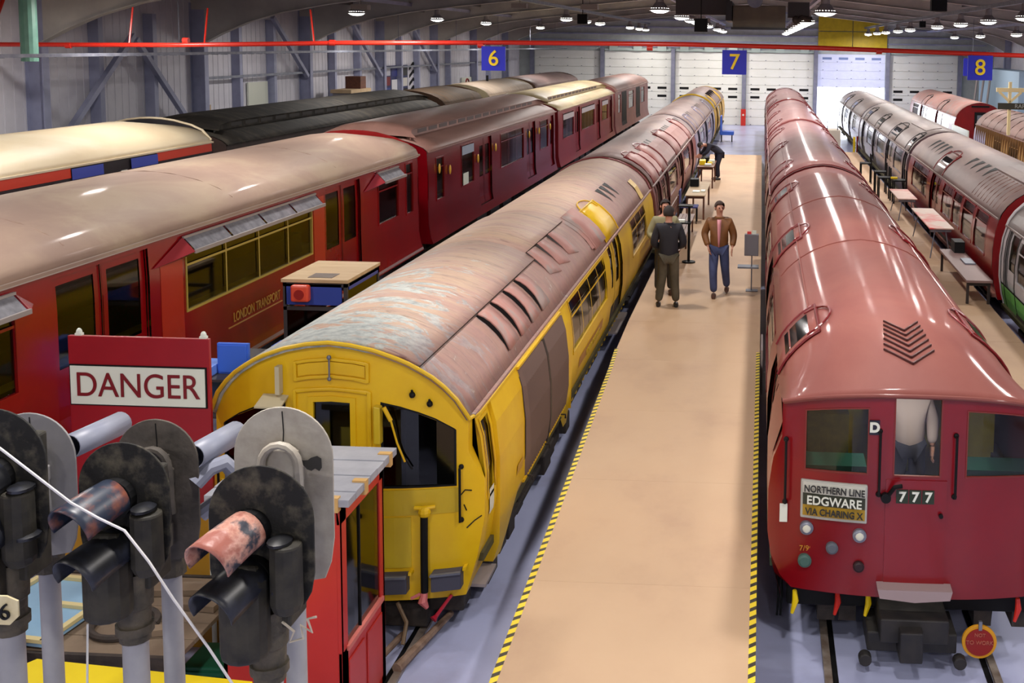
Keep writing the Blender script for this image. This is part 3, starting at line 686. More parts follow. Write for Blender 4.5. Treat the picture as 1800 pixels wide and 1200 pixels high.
cb_.parts('cab_partition', mat('cab_cream_yellow', (176, 160, 40), (150, 136, 36), .6, scale=3), c.root)
MB().box(c.cx-1.15, c.cx-.4, YN7+.45, YN7+.8, .8, 1.70).box(c.cx+.4, c.cx+1.15, YN7+.45, YN7+.8, .8, 1.70).parts('driver_desk', mat('desk_green', (36, 84, 70), rough=.5), c.root)
MB().box(c.cx-1.0, c.cx-.5, 11.2, 11.5, .8, 1.9).box(c.cx-1.1, c.cx-.8, 10.9, 11.1, 1.2, 2.0).parts('cab_equipment', mat('cab_dark', (40, 46, 36), (70, 70, 40), .6, scale=8), c.root)
_cl = bpy.data.lights.new('cab_fill_light', 'AREA'); _cl.shape = 'DISK'; _cl.size = .25; _cl.energy = 9; _cl.color = (1, .93, .82)  # small light added to brighten the figure and the cab interior
_co = bpy.data.objects.new('cab_fill_light', _cl); COL.objects.link(_co); _co.location = (c.cx, 10.45, 2.4)
MB().disc((c.cx, 10.45, 2.44), .12, (0, 0, 1), .04, 16).build('cab_fill_disc', SIGNW, c.root)  # disc added as a body for the extra cab light
# chevron horn grille on the dome
gr = MB()
for k in range(7):
    t0 = .28+k*.062
    for s in (-1, 1):
        L_ = .25-.012*k
        gr.bar(dome(0, t0)+Vector((0, 0, .012)), dome(s*L_*.95, t0+.16)+Vector((0, 0, .012)), .014, .02)
gr.build('chevron_grille', mat('grille_dark', (72, 30, 28)), c.root)
# underside front
b = MB(); b.box(c.cx-1.12, c.cx+1.12, YN7+.28, YN7+.5, .42, .66); b.build('headstock', BLK, c.root, bevel=.02)
st = MB().prism([(c.cx-.33, YN7-.0, .80), (c.cx+.33, YN7-.0, .80), (c.cx+.33, YN7-.13, .79), (c.cx-.33, YN7-.13, .79)], (0, 0, .012))
st.prism([(c.cx-.33, YN7-.14, .80), (c.cx+.33, YN7-.14, .80), (c.cx+.31, YN7-.14, .72), (c.cx, YN7-.14, .69), (c.cx-.31, YN7-.14, .72)], (0, .012, 0))
st.build('step_plate', mat('step_grey', (160, 140, 140)), c.root)
cp = MB().box(c.cx-.30, c.cx+.30, YN7-.2, YN7+.5, .34, .56).box(c.cx-.40, c.cx+.40, YN7-.05, YN7+.4, .18, .36).box(c.cx-.14, c.cx+.06, YN7-.32, YN7, .22, .5)
cp.disc((c.cx-.1, YN7-.25, .27), .05, (0, 1, 0), .06, 12).disc((c.cx-.42, YN7-.1, .14), .06, (0, 1, 0), .1, 12).disc((c.cx+.42, YN7-.1, .14), .06, (0, 1, 0), .1, 12)
cp.build('automatic_coupler', mat('coupler_black', (26, 25, 28), (44, 40, 38), .6, scale=6), c.root, bevel=.015)
for x, col, nm in ((-1.05, SYEL, 'OPEN'), (-.66, PIPER, 'ON'), (-.38, SYEL, 'ON'), (.98, PIPER, 'OPEN')):
    k = MB().tube([(c.cx+x, YN7+.2, .6), (c.cx+x+.01, YN7+.2, .5), (c.cx+x-.02, YN7+.2, .38)], [.02, .03, .015], 8).build('cock_handle', col, c.root, smooth=True)
    text('handle_caption', nm, .035, (c.cx+x, YN7+.27, .645), (1, 0, 0), (0, 0, 1), SIGNW, k)
for x in (-1.2, -1.17, .8): MB().tube([(c.cx+x, YN7+.5, .6), (c.cx+x+.01, YN7+.48, .4), (c.cx+x, YN7+.5, .2)], .012, 6).build('hanging_hose', BLK, c.root)
for x in (-.75, -.55, .7, 1.05): MB().box(c.cx+x-.08, c.cx+x+.08, YN7+.35, YN7+.7, .25, .5).build('control_box', UND, c.root)
tl = thing('tail_disc', (c.cx+.60, YN7-.03, .30), 'round red disc with yellow rim hung at the coupler of train 777', 'disc')
MB().disc((c.cx+.60, YN7-.03, .30), .155, (0, 1, 0), .03, 32).build('rim', mat('disc_rim', (214, 150, 20), rough=.4), tl, bevel=.004)
MB().disc((c.cx+.60, YN7-.05, .30), .125, (0, 1, 0), .012, 32).build('face', mat('disc_red', (140, 24, 20), rough=.5), tl)
MB().box(c.cx+.585, c.cx+.615, YN7-.07, YN7-.04, .42, .5).build('bracket', GALV, tl)
text('wording', 'TO WORK', .05, (c.cx+.60, YN7-.06, .30), (1, 0, 0), (0, 0, 1), mat('faint_ink', (176, 100, 80)), tl)
text('wording', 'NOT', .045, (c.cx+.60, YN7-.06, .37), (1, 0, 0), (0, 0, 1), mat('faint_ink', (176, 100, 80)), tl)
for a_, b_ in ((13, 14.3),): pass
for s in (-1, 1):
    for (a, b_) in ((11.7, 12.9), (17.5, 18.9), (23.4, 24.6)): door_hood(c, s, a, b_, REDM, .78, True, plate=RF_7)
tag(MB().box(.045, .075, 17.2, 18.2, .2, .9).build('pale_step_board', mat('step_pale', (170, 160, 160))), 'small pale board at the boardwalk edge beside train 777', 'board')
# following cars of the 777 train
EDG = [(26.4, 42.2), (42.7, 58.4), (58.9, 74.6)]
for i, (a, b_) in enumerate(EDG):
    L = b_-a
    cc = car('tube_train_carriage', 'd', a, b_, TUBE, ['terracotta-roofed carriage coupled second behind the 777 cab car', 'terracotta-roofed carriage third from the 777 cab', 'farthest terracotta-roofed carriage, nearest the white doors'][i], REDM, RF_7B,
             wins=[(a+4.2, a+6.6, 1.3, 2.02, (a+4.9, a+5.9)), (a+9.6, a+12, 1.3, 2.02, (a+10.2, a+11.3))], doors=[(a+1.6, a+2.8, .5, 2.1), (a+7.3, a+8.9, .5, 2.1), (a+13, a+14.2, .5, 2.1)], s_vis=-1, hipends=(i == 2))
    for s in (-1, 1):
        for q in (1.6, 7.3, 13): door_hood(cc, s, a+q, a+q+1.4, REDM, .78, False, plate=RF_7B)
        MB().tube([rp(cc, s*.86, y, .008) for y in (a, (a+b_)/2, b_)], .012, 6).build('rain_strip', RF_7B, cc.root)
        for k in range(2): MB().tube([rp(cc, s*aa, b_-.02 if k else a+.02, .01) for aa in (0, .2, .45, .7, .9, 1.1, 1.2)], .014, 6).build('end_beading', REDM, cc.root)
for y in (25.92, 42.22, 58.42): bellows('d', y, y+.46, .75, 2.45, .55, {25.92: 'black bellows behind the 777 cab car', 42.22: 'black bellows between second and third terracotta cars', 58.42: 'black bellows before the last terracotta car'}[y])
# ================================================================== yellow train (track c)
YNY = 9.92
ztopy = lambda x: rz(CY, x)-.03
CY = car('works_train_carriage', 'c', YNY+.3, 27.0, TUBE, 'yellow works train car with flat cab front and patchy weathered roof', YEL, RF_Y,
         wins=[], doors=[], roof=True, nose=YNY+.40, ends=(False, True), floor_z=.7, s_vis=1)
c = CY
for o in list(c.root.children):
    if o.name.startswith('side_panel') or o.name.startswith('roof'): bpy.data.objects.remove(o)
sideh = [(15.35, 18.75, 1.3, 2.0), (19.35, 20.9, .45, 2.1), (10.42, 10.68, 1.25, 1.98), (22.6, 25.2, 1.3, 2.0), (11.5, 14.55, .3, .72)]
side_shell(c, 1, sideh, YNY+.40, 27.0, YEL); side_shell(c, -1, [], YNY+.40, 27.0, YEL)
window(c, 1, 15.35, 18.75, 1.3, 2.0, YEL, GLD, bars=(16.2, 17.05, 17.9))
window(c, 1, 10.42, 10.68, 1.25, 1.98, YEL, GLD, vent=False)
patch(c, 1, 10.45, 10.62, 1.05, 1.3, .012).build('white_notice', SIGNW, c.root)
window(c, 1, 22.6, 25.2, 1.3, 2.0, YELD, GLD, bars=(23.4, 24.3))
door_leaf(c, 1, 19.35, 20.12, .45, 2.1, 1.25, 2.0, YEL, wy=.2); door_leaf(c, 1, 20.12, 20.9, .45, 2.1, 1.25, 2.0, YEL, wy=.2)
# projecting louvred equipment case on the near right corner
cs = MB(); ye0, ye1 = 10.78, 15.0
pr = [(1.335, .62), (1.345, 1.1), (1.345, 1.5), (1.31, 1.85), (1.235, 2.12)]
YB_ = [(10.78, .42), (11.1, .38), (11.35, .46), (11.7, .68), (14.4, .70), (14.6, .58), (14.75, .44), (15.0, .42)]
cs.grid([[(c.cx+1.27, y, zb_) for y, zb_ in YB_], [(c.cx+1.335, y, max(.85, zb_)) for y, zb_ in YB_]]+[[(c.cx+x, y, z) for y, _ in YB_] for x, z in pr[1:]]); cs.grid([[(c.cx+x, ye0, z), (c.cx+1.15, ye0, z)] for x, z in [(1.27, .42)]+pr]); cs.grid([[(c.cx+x, ye1, z), (c.cx+1.2, ye1, z)] for x, z in pr])
cs.build('equipment_case', YEL, c.root)
for (a, b_) in ((11.95, 13.2), (13.24, 14.5)):
    gl_ = MB(); n = 15
    for k in range(n):
        y = a+(b_-a)*(k+.5)/n
        zs = [.84, 1.1, 1.5, 1.85, 2.04]
        gl_.grid([[(c.cx+sidex(c, z)+.045, y-.02, z), (c.cx+sidex(c, z)+.085, y+.02, z)] for z in zs])
    gb = MB().grid([[(c.cx+sidex(c, z)+.042, y, z) for y in (a, b_)] for z in (.82, 1.1, 1.5, 1.85, 2.06)]).build('louvre_panel', mat('louvre_dark', (56, 44, 40)), c.root)
    tag(gl_.build('louvre_slat', mat('louvre_brown', (112, 92, 84)), gb), kind='stuff')
    r_ = MB()
    for z in (.8, 2.06): r_.box(c.cx+sidex(c, z)+.03, c.cx+sidex(c, z)+.075, a-.02, b_+.02, z-.015, z+.015)
    r_.parts('louvre_rim', YEL, gb)
patch(c, 1, 13.18, 13.26, .8, 2.05, .09).build('louvre_divider', mat('divider_dark', (44, 36, 32)), c.root, solid=.03)
for y in (12.1, 13.1, 14.2): MB().tube([(c.cx+1.34, y, .80), (c.cx+1.40, y, .80), (c.cx+1.40, y, .75)], .012, 6).build('catch', UND, c.root)
o_ = patch(c, 1, 15.9, 18.3, .92, 1.08, .006).build('lettering_panel', mat('faded_red_panel', (176, 122, 60)), c.root)
text('lettering', 'LONDON TRANSPORT', .13, (c.cx+1.325, 17.1, 1.0), (0, 1, 0), (0, 0, 1), YELP, o_)
patch(c, 1, 11.55, 11.85, 1.0, 1.12, .045).build('number_patch', mat('faded_ochre', (196, 150, 50)), c.root)
rv = MB()
for k in range(20): yy = 15.2+k*.33; rv.box(c.cx+1.235, c.cx+1.262, yy, yy+.09, .55, .68)
tag(rv.build('skirt_rib', YEL, c.root), kind='stuff')
MB().box(c.cx+1.1, c.cx+1.32, 20.0, 21.6, .36, .39).box(c.cx+1.1, c.cx+1.30, 10.36, 10.8, .36, .39).parts('step_board', mat('step_grey2', (150, 140, 140)), c.root)
# roof
A = [-1.215+2.43*i/24 for i in range(25)]
yf_ = lambda a: YNY-.05+.26*(abs(a)/1.31)**2.2+max(0, abs(a)/1.31-.86)**2*6
MB().grid([[Vector((c.cx+a, yf_(a)+(10.7-yf_(a))*t, rz(c, a))) for a in A] for t in (0, .5, 1)]+[[Vector((c.cx+a, y, rz(c, a))) for a in A] for y in frange(11.2, 27, 1.0)]).build('roof', RF_Y, c.root, smooth=True, solid=.03)
# the raised skin left of the louvre recess
A2 = [-1.19+1.97*i/16 for i in range(17)]
MB().grid([[rp(c, a, y if y > 10.2 else yf_(a)+.06, .03) for a in A2] for y in (10, 12, 13.5, 15.2)]).build('raised_roof_skin', RF_Y, c.root, solid=.03, smooth=True)
A3 = [-1.19+1.84*i/16 for i in range(17)]
MB().grid([[rp(c, a, y, .03) for a in A3] for y in (15.2, 16.5, 18.1)]).build('raised_roof_skin', RF_Y, c.root, solid=.03, smooth=True)
for k in range(2):
    a0 = .78 if k == 0 else .65; yA, yB = ((YNY+.05, 15.18), (15.22, 18.1))[k]
    MB().grid([[rp(c, a0+.005, y, .002), rp(c, a0+.005, y, .03)] for y in (yA, yB)]).build('skin_edge', UND, c.root)
for y in (12.0, 12.62, 13.24, 13.86): # curved ventilator flaps
    n = 6; T = [rp(c, .80+.36*k/n, y, .02+.05*math.sin(PI*min(1, .2+k/n*.75))) for k in range(n+1)]; B_ = [rp(c, .80+.36*k/n, y+.52, .012) for k in range(n+1)]
    o = MB().grid([T, B_]).build('ventilator_flap', RF_YP, c.root, solid=.02, smooth=True)
    MB().grid([[rp(c, .80+.36*k/n, y, .004) for k in range(n+1)], [Vector(p)+Vector((0, .006, -.004)) for p in T]]).build('flap_mouth_shade', BLK, o)  # shade under the lifted flap, painted as a black sheet
for y in (15.2, 15.9, 16.7):
    n = 6; T = [rp(c, .67+.34*k/n, y, .010+.05*(1-k/n)) for k in range(n+1)]; B_ = [rp(c, .67+.4*k/n, y+.55, .012) for k in range(n+1)]
    o = MB().grid([T, B_]).build('ventilator_flap', RF_YP, c.root, solid=.015, smooth=True)
    MB().grid([[rp(c, .67+.34*k/n, y-.0, .004) for k in range(n+1)], [Vector(p)+Vector((0, .006, -.004)) for p in T]]).build('flap_mouth_shade', mat('mouth_shade_grey', (60, 58, 56)), o)  # same painted shade under the far flaps, in dark grey
MB().grid([[rp(c, a, 18.1, .005), rp(c, a, 18.25, .05)] for a in (.6, .75, .9, 1.05, 1.15)]).build('recess_end', RF_YP, c.root)
MB().grid([[rp(c, a, y, .045) for a in (.6, .75, .9, 1.05, 1.17)] for y in (18.2, 19.3)]).build('raised_roof_skin', RF_YP, c.root, solid=.03, smooth=True)
door_hood(c, 1, 19.35, 20.9, YEL, .72, False, plate=YEL, rim=True)
slots(c, 1, (22.1, 22.6, 23.1), .62, .95, .34)
MB().grid([[rp(c, a, y, .02) for a in (1.2, 1.05, .9)] for y in (24.9, 25.4)]).build('yellow_roof_patch', YEL, c.root)
MB().tube([rp(c, a, 26.9, .015) for a in A], .022, 6).build('end_beading', REDM, c.root)
# cab front
NY = Nose(c, YNY, .26, .40, 1.45, 2.82, ztopy, 2.2)
WH = [(-1.08, -.46, 1.50, 2.33), (-.17, .17, 1.66, 2.30), (.46, 1.08, 1.50, 2.33)]
NY.face(WH, YEL, xl=[-.36, .36])
for i, h in enumerate(WH):
    fr = NY.frame(*h, .018, -.02, .004).build('window_frame', BLK if i != 1 else YEL, c.root)
    NY.pt(*h, -.014).build('window_pane', GLD, fr)
MB().tube([Vector((c.cx+a*1.005, yf_(a)-.02, rz(c, a)+.012)) for a in [-1.215+2.43*i/24 for i in range(25)]]+[Vector((c.cx+1.235, y, 2.075)) for y in (10.4, 12, 15, 19.3)], .02, 8).build('roof_edge_beading', mat('beading_yellow', (222, 182, 40), rough=.3), c.root, smooth=True)
dr_ = NY.frame(-.33, .33, .62, 2.40, .035, 0, .025).build('door_surround', YEL, c.root, bevel=.01)
NY.block(-.17, .17, 1.30, 1.62, 0, .012).build('door_panel', YELP, dr_)
NY.frame(-.17, .17, 1.66, 2.30, .05, 0, .015).build('window_surround', YEL, dr_)
dp = NY.frame(-.32, .32, 2.55, 2.68, .03, 0, .03, 6).build('destination_box', YEL, c.root, bevel=.006)
MB().tube([NY.P(0, 2.52, .05), NY.P(0, 2.72, .05)], .008, 6).sph(NY.P(0, 2.72, .05), .022, 8, 5).sph(NY.P(0, 2.52, .05), .02, 8, 5).build('hinge_pin', GALV, dp)
NY.block(-.31, .31, 2.56, 2.67, 0, .012, 6, 1).build('shutter', YEL, dp)
MB().obox(NY.P(-.53, 2.38, .1), (.12, 0, 0), (0, .1, .03), (0, 0, .008)).box(c.cx-.50, c.cx-.46, YNY-.06, YNY+.02, 2.36, 2.62).build('lamp_shelf', mat('shelf_pale', (190, 180, 150)), c.root)
for x, z in ((.73, 2.53), (.88, 2.51)): MB().sph(NY.P(x, z, .03), .03, 8, 6).tube([NY.P(x, z, 0), NY.P(x, z+.05, .04)], .012, 6).build('bracket_stud', BLK, c.root)
NY.block(.40, .46, 1.95, 2.32, 0, .08, 1, 2).build('wiper_motor_box', YELP, c.root, bevel=.01)
wp = MB().tube([NY.P(.50, 2.34, .09), NY.P(.56, 2.22, .09)], .02, 8).tube([NY.P(.56, 2.22, .09), NY.P(.60, 1.98, .05), NY.P(.66, 1.78, .03)], .01, 6).build('windscreen_wiper', YEL, c.root)
MB().tube([NY.P(.64, 1.85, .025), NY.P(.72, 1.70, .02)], .008, 5).build('wiper_blade', BLK, wp)
NY.rail(1.14, 1.14, 1.80, BLK, .07); NY.rail(-1.14, 1.14, 1.80, BLK, .07)
NY.block(-1.15, 1.12, 1.22, 1.46, 0, .012, 8, 1).build('waist_panel', YELP, c.root)
NY.block(.10, .70, .72, 1.20, 0, .010, 4, 2).build('repair_panel', YELP, c.root)
hp = MB().tube([NY.P(.83, 1.22, .06), NY.P(.83, .85, .07), NY.P(.83, .50, .07)], .035, 10).build('air_hose', BLK, c.root, smooth=True)
MB().sph(NY.P(.83, 1.26, .05), (.06, .06, .06), 10, 6).tube([NY.P(.74, 1.3, .04), NY.P(.83, 1.3, .06), NY.P(.92, 1.3, .04)], .02, 8).build('hose_cock', YEL, hp)
MB().tube([NY.P(.83, .50, .07), NY.P(.82, .42, .1), NY.P(.86, .36, .1)], [.03, .045, .02], 8).tube([NY.P(.80, .5, .1), NY.P(.72, .46, .1)], .015, 6).build('hose_end', mat('hose_pink', (206, 110, 110)), hp)
for x in (.55, 1.02, -.55, -1.02):
    jb = NY.block(x-.13, x+.13, .50, .68, 0, .10, 1, 1).build('jumper_box', mat('jumper_grey', (70, 70, 84)), c.root, bevel=.01)
    NY.block(x-.13, x+.13, .66, .68, .1, .13, 1, 1).build('lid', GREY, jb)
    NY.block(x+.14, x+.17, .67, .70, 0, .08, 1, 1).build('lid_catch', YEL, jb)
for q in (((1.12, 1.36), (1.17, 1.42), (1.22, 1.40)), ((1.18, 1.05), (1.24, 1.10), (1.29, 1.12)), ((1.16, 1.28), (1.18, 1.22))):
    MB().tube([NY.P(x, z, .006) for x, z in q], .006, 5).build('paint_scratch', BLK, c.root)
b = MB().box(c.cx-1.12, c.cx+1.12, YNY+.3, YNY+.6, .18, .42).box(c.cx-.3, c.cx+.3, YNY+.0, YNY+.4, .05, .42).box(c.cx+.2, c.cx+.8, YNY+.2, YNY+.9, .06, .3)
b.box(c.cx-1.0, c.cx-.4, YNY+.2, YNY+.9, .06, .3).build('buffing_gear', UND, c.root, bevel=.02)
MB().tube([(c.cx+.55, YNY+.1, .35), (c.cx+.66, YNY+.02, .2), (c.cx+.66, YNY-.1, .05)], .02, 6).build('hanging_hose', mat('hose_brown', (120, 96, 70)), c.root)
MB().tube([(c.cx+1.05, YNY+.15, .42), (c.cx+.93, YNY+.05, .26), (c.cx+.91, YNY+.02, .24)], [.015, .018, .035], 8).build('red_cock', mat('cock_red', (180, 24, 50)), c.root)
dirt = tag(MB().tube([(c.cx+.74, 9.4, .06), (c.cx+.84, 9.75, .09), (c.cx+.98, 10.3, .12)], [.05, .04, .03], 8).tube([(c.cx+.5, 9.45, .04), (c.cx+.62, 9.95, .08)], .03, 8).build('loose_pipe', mat('rusty_pipe', (150, 126, 110), (110, 84, 66), .7, scale=8)), 'old pipes lying on the floor beneath the yellow cab', 'pipe')
for k in range(9):
    yy = 10.9+k*.55+random.uniform(-.1, .1)
    MB().box(c.cx+.85, c.cx+1.22-random.random()*.1, yy, yy+.3+random.random()*.15, .12+random.random()*.1, .40).build('underfloor_equipment', UND, c.root, bevel=.02)
MB().box(c.cx-1.22, c.cx+1.22, 11.1, 11.15, .7, 2.1).box(c.cx-.3, c.cx+.3, 10.9, 11.1, .7, 1.9).parts('cab_bulkhead', mat('bulkhead_dark', (36, 34, 30), (60, 56, 24), .5, scale=3), c.root)
# following cars of the yellow train
cc = car('works_train_carriage', 'c', 27.5, 44.2, TUBE, 'dull maroon carriage with grey roof coupled behind the yellow works car', PINKSIDE, RF_G,
         wins=[(29.6, 30.5, 1.3, 2.0, ()), (31.9, 34.6, 1.3, 2.0, (32.8, 33.7)), (37.8, 40.4, 1.3, 2.0, (38.7, 39.6))], doors=[(27.9, 29.3, .5, 2.1), (30.7, 31.8, .5, 2.1, 1), (35.2, 37.2, .5, 2.1), (41.2, 42.6, .5, 2.1)])
DH = roof_mat('rose_hood', (158, 110, 104), (170, 124, 116), (164, 116, 110), .5, 2., (1, 1, 1), .1)
for (a, b_) in ((27.9, 29.4), (30.4, 31.9), (35.2, 37.2), (41.2, 42.6)): door_hood(cc, 1, a, b_, REDM, .45, False, plate=DH)
for (a, b_) in ((29.5, 30.3), (32.1, 35.0), (37.4, 41.0)): MB().grid([[rp(cc, x, y, .03) for x in (.62, .8, 1., 1.17)] for y in (a, b_)]).build('roof_plate', DH, cc.root, solid=.02)
slots(cc, 1, (32.0, 32.6, 33.2), .45, .72, .3); slots(cc, 1, (37.6, 38.2, 38.8, 39.4), .45, .72, .3); slots(cc, 1, (43, 43.5), .45, .72, .3)
SIL = mat('silver_side', (176, 172, 196), (150, 148, 178), .35, .3, scale=.6)
cc = car('works_train_carriage', 'c', 44.7, 61.4, TUBE, 'silver-sided carriage with grey roof, third in the yellow train', SIL, RF_G,
         wins=[(48, 50.4, 1.3, 2.0, (49.2,)), (54, 57, 1.3, 2.0, (55, 56))], doors=[(46, 47.2, .5, 2.1), (51.4, 53.2, .5, 2.1), (58.4, 59.8, .5, 2.1)])
slots(cc, 1, (46.2, 47, 47.8, 48.6), .6, .85, .35); slots(cc, 1, (54, 54.8, 55.6), .6, .85, .35)
for (a, b_) in ((45.6, 47.2), (51.4, 53.2), (58.4, 59.8)): door_hood(cc, 1, a, b_, SIL, .72, False, plate=RF_G)
cc = car('works_train_carriage', 'c', 61.9, 76.4, TUBE, 'farthest yellow-ended car of the yellow train', YELD, RF_G, wins=[(67, 69, 1.3, 2.0, (68,))], doors=[(64, 65.3, .5, 2.1), (71, 72.4, .5, 2.1)], hipends=True, end_m=YEL)
MB().tube([rp(cc, a, 62.0, .02) for a in A], .05, 6).build('yellow_end_band', YEL, cc.root)
scoops(cc, 1, (66, 67.5, 69, 70.5), .5, .9, RF_G, .5, .1)
for (a, b_) in ((64, 65.3), (71, 72.4)): door_hood(cc, 1, a, b_, YEL, .72, False, plate=YELD)
for y, l in ((27.02, 'black bellows behind the yellow works car'), (44.22, 'black bellows before the silver-sided carriage'), (61.42, 'black bellows before the farthest yellow-ended car')): bellows('c', y, y+.46, .75, 2.45, .55, l)
# ================================================================== big red carriages (track b)
INR = mat('warm_interior', (190, 168, 60), (160, 140, 52), .7)
c = car('surface_train_carriage', 'b', 4.6, 24.5, SURF, 'nearest big red carriage on the left with dusty pink roof and glass rain hoods', RED, RF_Q,
        wins=[(5.6, 8.2, 2.0, 2.84, (6.9,)), (8.9, 10.95, 1.95, 2.84, (9.9,), RED), (14.4, 18.55, 2.0, 2.80, (15.5, 16.55, 17.6), mat('gilt_beading', (176, 150, 60))), (21.9, 23.1, 1.95, 2.80, ()), (23.65, 24.1, 1.9, 2.95, ())],
        doors=[(11.6, 13.5, 1.15, 2.98, 2, (1.95, 2.88)), (19.2, 20.9, 1.15, 2.98, 2, (1.9, 2.88))], interior=INR, hipends=True, floor_z=1.1)
HOODG = glass('hood_glass', (190, 190, 196))
HG = mat('hood_grimy_glass', (140, 140, 146), (112, 112, 118), .15, scale=7, spec=.8)
REDH = mat('hood_cheek_red', (150, 50, 56), rough=.25)
def rain_hood(c, y0, y1, n, za=2.98, zb=2.80, out=.17, side=1):
    X = c.cx+side*1.43
    o = MB()
    for (ya, yb_) in ((y0-.75, y0), (y1, y1+.30)):
        tip = ya if ya < y0 else yb_; full = y0 if ya < y0 else y1
        o.add([(X, tip, zb-.10 if ya < y0 else zb), (X, full, za), (X+side*out, full, zb), (X, full, zb-.1)], [(0, 1, 2), (0, 2, 3), (1, 2, 3)])
    o = o.parts('hood_cheek', REDH, c.root)[0]
    for k in range(n):
        a = y0+(y1-y0)*k/n; b_ = y0+(y1-y0)*(k+1)/n
        MB().grid([[(X+.0, a+.03, za), (X, b_-.03, za)], [(X+side*out, a+.03, zb), (X+side*out, b_-.03, zb)]]).build('hood_pane', HG, o)
        MB().box(min(X, X+side*out), max(X, X+side*out), b_-.03, b_+.0, zb-.0, zb+.02).build('hood_bar', GALV, o)
    f = MB(); f.bar((X+side*out, y0, zb), (X+side*out, y1, zb), .03, .05); f.bar((X+.01, y0, za), (X+.01, y1, za), .03, .03); f.build('hood_rail', mat('hood_rail_grey', (150, 142, 140), rough=.3), o)
rain_hood(c, 14.3, 18.7, 4); rain_hood(c, 8.8, 10.95, 2); rain_hood(c, 21.8, 23.1, 1)
RB = mat('carriage_orange_red', (172, 44, 18), rough=.3)
MB().grid([[sp(c, 1, y, z, .004) for y in (13.75, 14.3)] for z in (1.55, 2.0, 2.6, 2.75)]).build('orange_red_panel', RB, c.root)  # brighter orange-red panels beside the doors
MB().grid([[sp(c, 1, y, z, .004) for y in (18.65, 19.12)] for z in (1.55, 2.0, 2.6, 2.9)]).build('orange_red_panel', RB, c.root)
LT = mat('gilt_letters', (196, 140, 50), rough=.4)
t = text('lettering', 'LONDON TRANSPORT', .20, (c.cx+1.445, 16.42, 1.585), (0, 1, 0), (0, 0, 1), LT, c.root, sx=.76)
MB().box(c.cx+1.425, c.cx+1.44, 15.5, 17.3, 1.46, 1.475).build('lettering_underline', LT, c.root)
MB().grid([[sp(c, 1, y, z, .006) for y in (4.6, 24.5)] for z in (1.0, 1.05)]).build('flare_highlight', mat('flare_highlight_grey', (150, 120, 124), rough=.3), c.root)  # highlight along the flared lower edge, painted as a grey strip
for y in (8.0, 12.0, 16.0, 20.0): MB().tube([Vector((c.cx+a, y, rz(c, a)+.004)) for a in (-1.3, -1.1, -.8, -.4, 0, .4, .8, 1.1, 1.3)], .007, 5).build('roof_seam', RF_Q, c.root)
MB().grid([[(c.cx+1.46, y, 3.05), (c.cx+1.46, y, 3.11)] for y in (4.6, 24.4)]).build('gutter_strip', mat('gutter_pale', (176, 160, 150)), c.root)
bellows('b', 24.55, 25.2, 1.1, 3.3, .6, 'black gangway bellows behind the nearest big red carriage')
def clerestory(c, mt, y0, y1, sidem, hood=.6):
    ys = [y0, y0+hood*.25, y0+hood*.6, y0+hood, y1-hood, y1-hood*.6, y1-hood*.25, y1]; lift = [.25, .75, .95, 1, 1, .95, .75, .25]
    P = [(-.80, 0), (-.80, .20), (-.90, .205), (-.7, .29), (-.35, .36), (0, .38), (.35, .36), (.7, .29), (.90, .205), (.80, .20), (.80, 0)]
    G = [[(c.cx+a*(1+.35*(1-l)), y, 3.34+z*l+(0 if l == 1 else .02-.03*abs(a))) for a, z in P] for y, l in zip(ys, lift)]
    o = MB().grid(G).build('clerestory', mt, c.root, smooth=True, ang=50)
    w_ = MB()
    for k in range(int((y1-y0-2)/.9)):
        y = y0+1.2+k*.9; w_.box(c.cx+.80, c.cx+.806, y, y+.7, 3.40, 3.49)
    w_.build('clerestory_light', sidem, o); return o
c = car('clerestory_carriage', 'b', 25.2, 41.0, CLER, 'maroon-red carriage with brown clerestory roof and brass lamps, second on the left track', mat('deep_red_paint', (124, 6, 18), (104, 6, 16), .2, scale=.7, coat=.4), RF_CL,
        wins=[(25.9, 26.5, 1.9, 2.85), (28.1, 29.3, 1.95, 2.95, ()), (32.4, 35.5, 1.95, 2.9, (33.4, 34.5)), (38.2, 39.6, 1.95, 2.9, ())], doors=[(29.9, 31.3, 1.2, 2.98), (36, 37.4, 1.2, 2.98), (40.0, 40.7, 1.2, 2.98, 1)], interior=INR, floor_z=1.1)
clerestory(c, RF_CL, 25.3, 40.9, mat('clerestory_glass', (70, 52, 48)))
BR = mat('brass', (236, 190, 70), rough=.3, metal=.2)
for y in (26.0, 26.9, 29.6, 31.6, 36.2, 37.8, 39.8): MB().sph((c.cx+1.46, y, 2.62 if y not in (26.9, 29.6) else 2.5), (.03, .05, .12), 8, 6).build('brass_lamp', BR, c.root, smooth=True)
MB().box(c.cx+1.43, c.cx+1.44, 28.2, 28.7, 1.95, 2.25).build('paper_notice', SIGNW, c.root)
MB().box(c.cx+1.43, c.cx+1.434, 28.12, 29.28, 2.72, 2.94).build('ventilator_light', mat('vent_light_grey', (150, 160, 176)), c.root)
c = car('clerestory_carriage', 'b', 41.6, 57.2, CLER, 'maroon carriage with cream clerestory roof, third on the left track', REDM, RF_CR,
        wins=[(42.6, 45, 1.95, 2.9, (43.4, 44.2)), (47, 50.6, 1.95, 2.9, (47.9, 48.8, 49.7)), (53, 55, 1.95, 2.9, (54,))], doors=[(45.4, 46.6, 1.2, 2.98), (51.2, 52.4, 1.2, 2.98), (55.4, 56.6, 1.2, 2.98)], interior=INR, floor_z=1.1)
clerestory(c, RF_CR, 41.7, 57.1, mat('clerestory_glass', (70, 52, 48)))
for y0_, y1_ in ((42.6, 45), (47, 50.6), (53, 55)): MB().box(c.cx+1.425, c.cx+1.44, y0_, y1_, 2.66, 2.86).build('ventilator_light', mat('vent_light_pale', (170, 160, 160)), c.root)
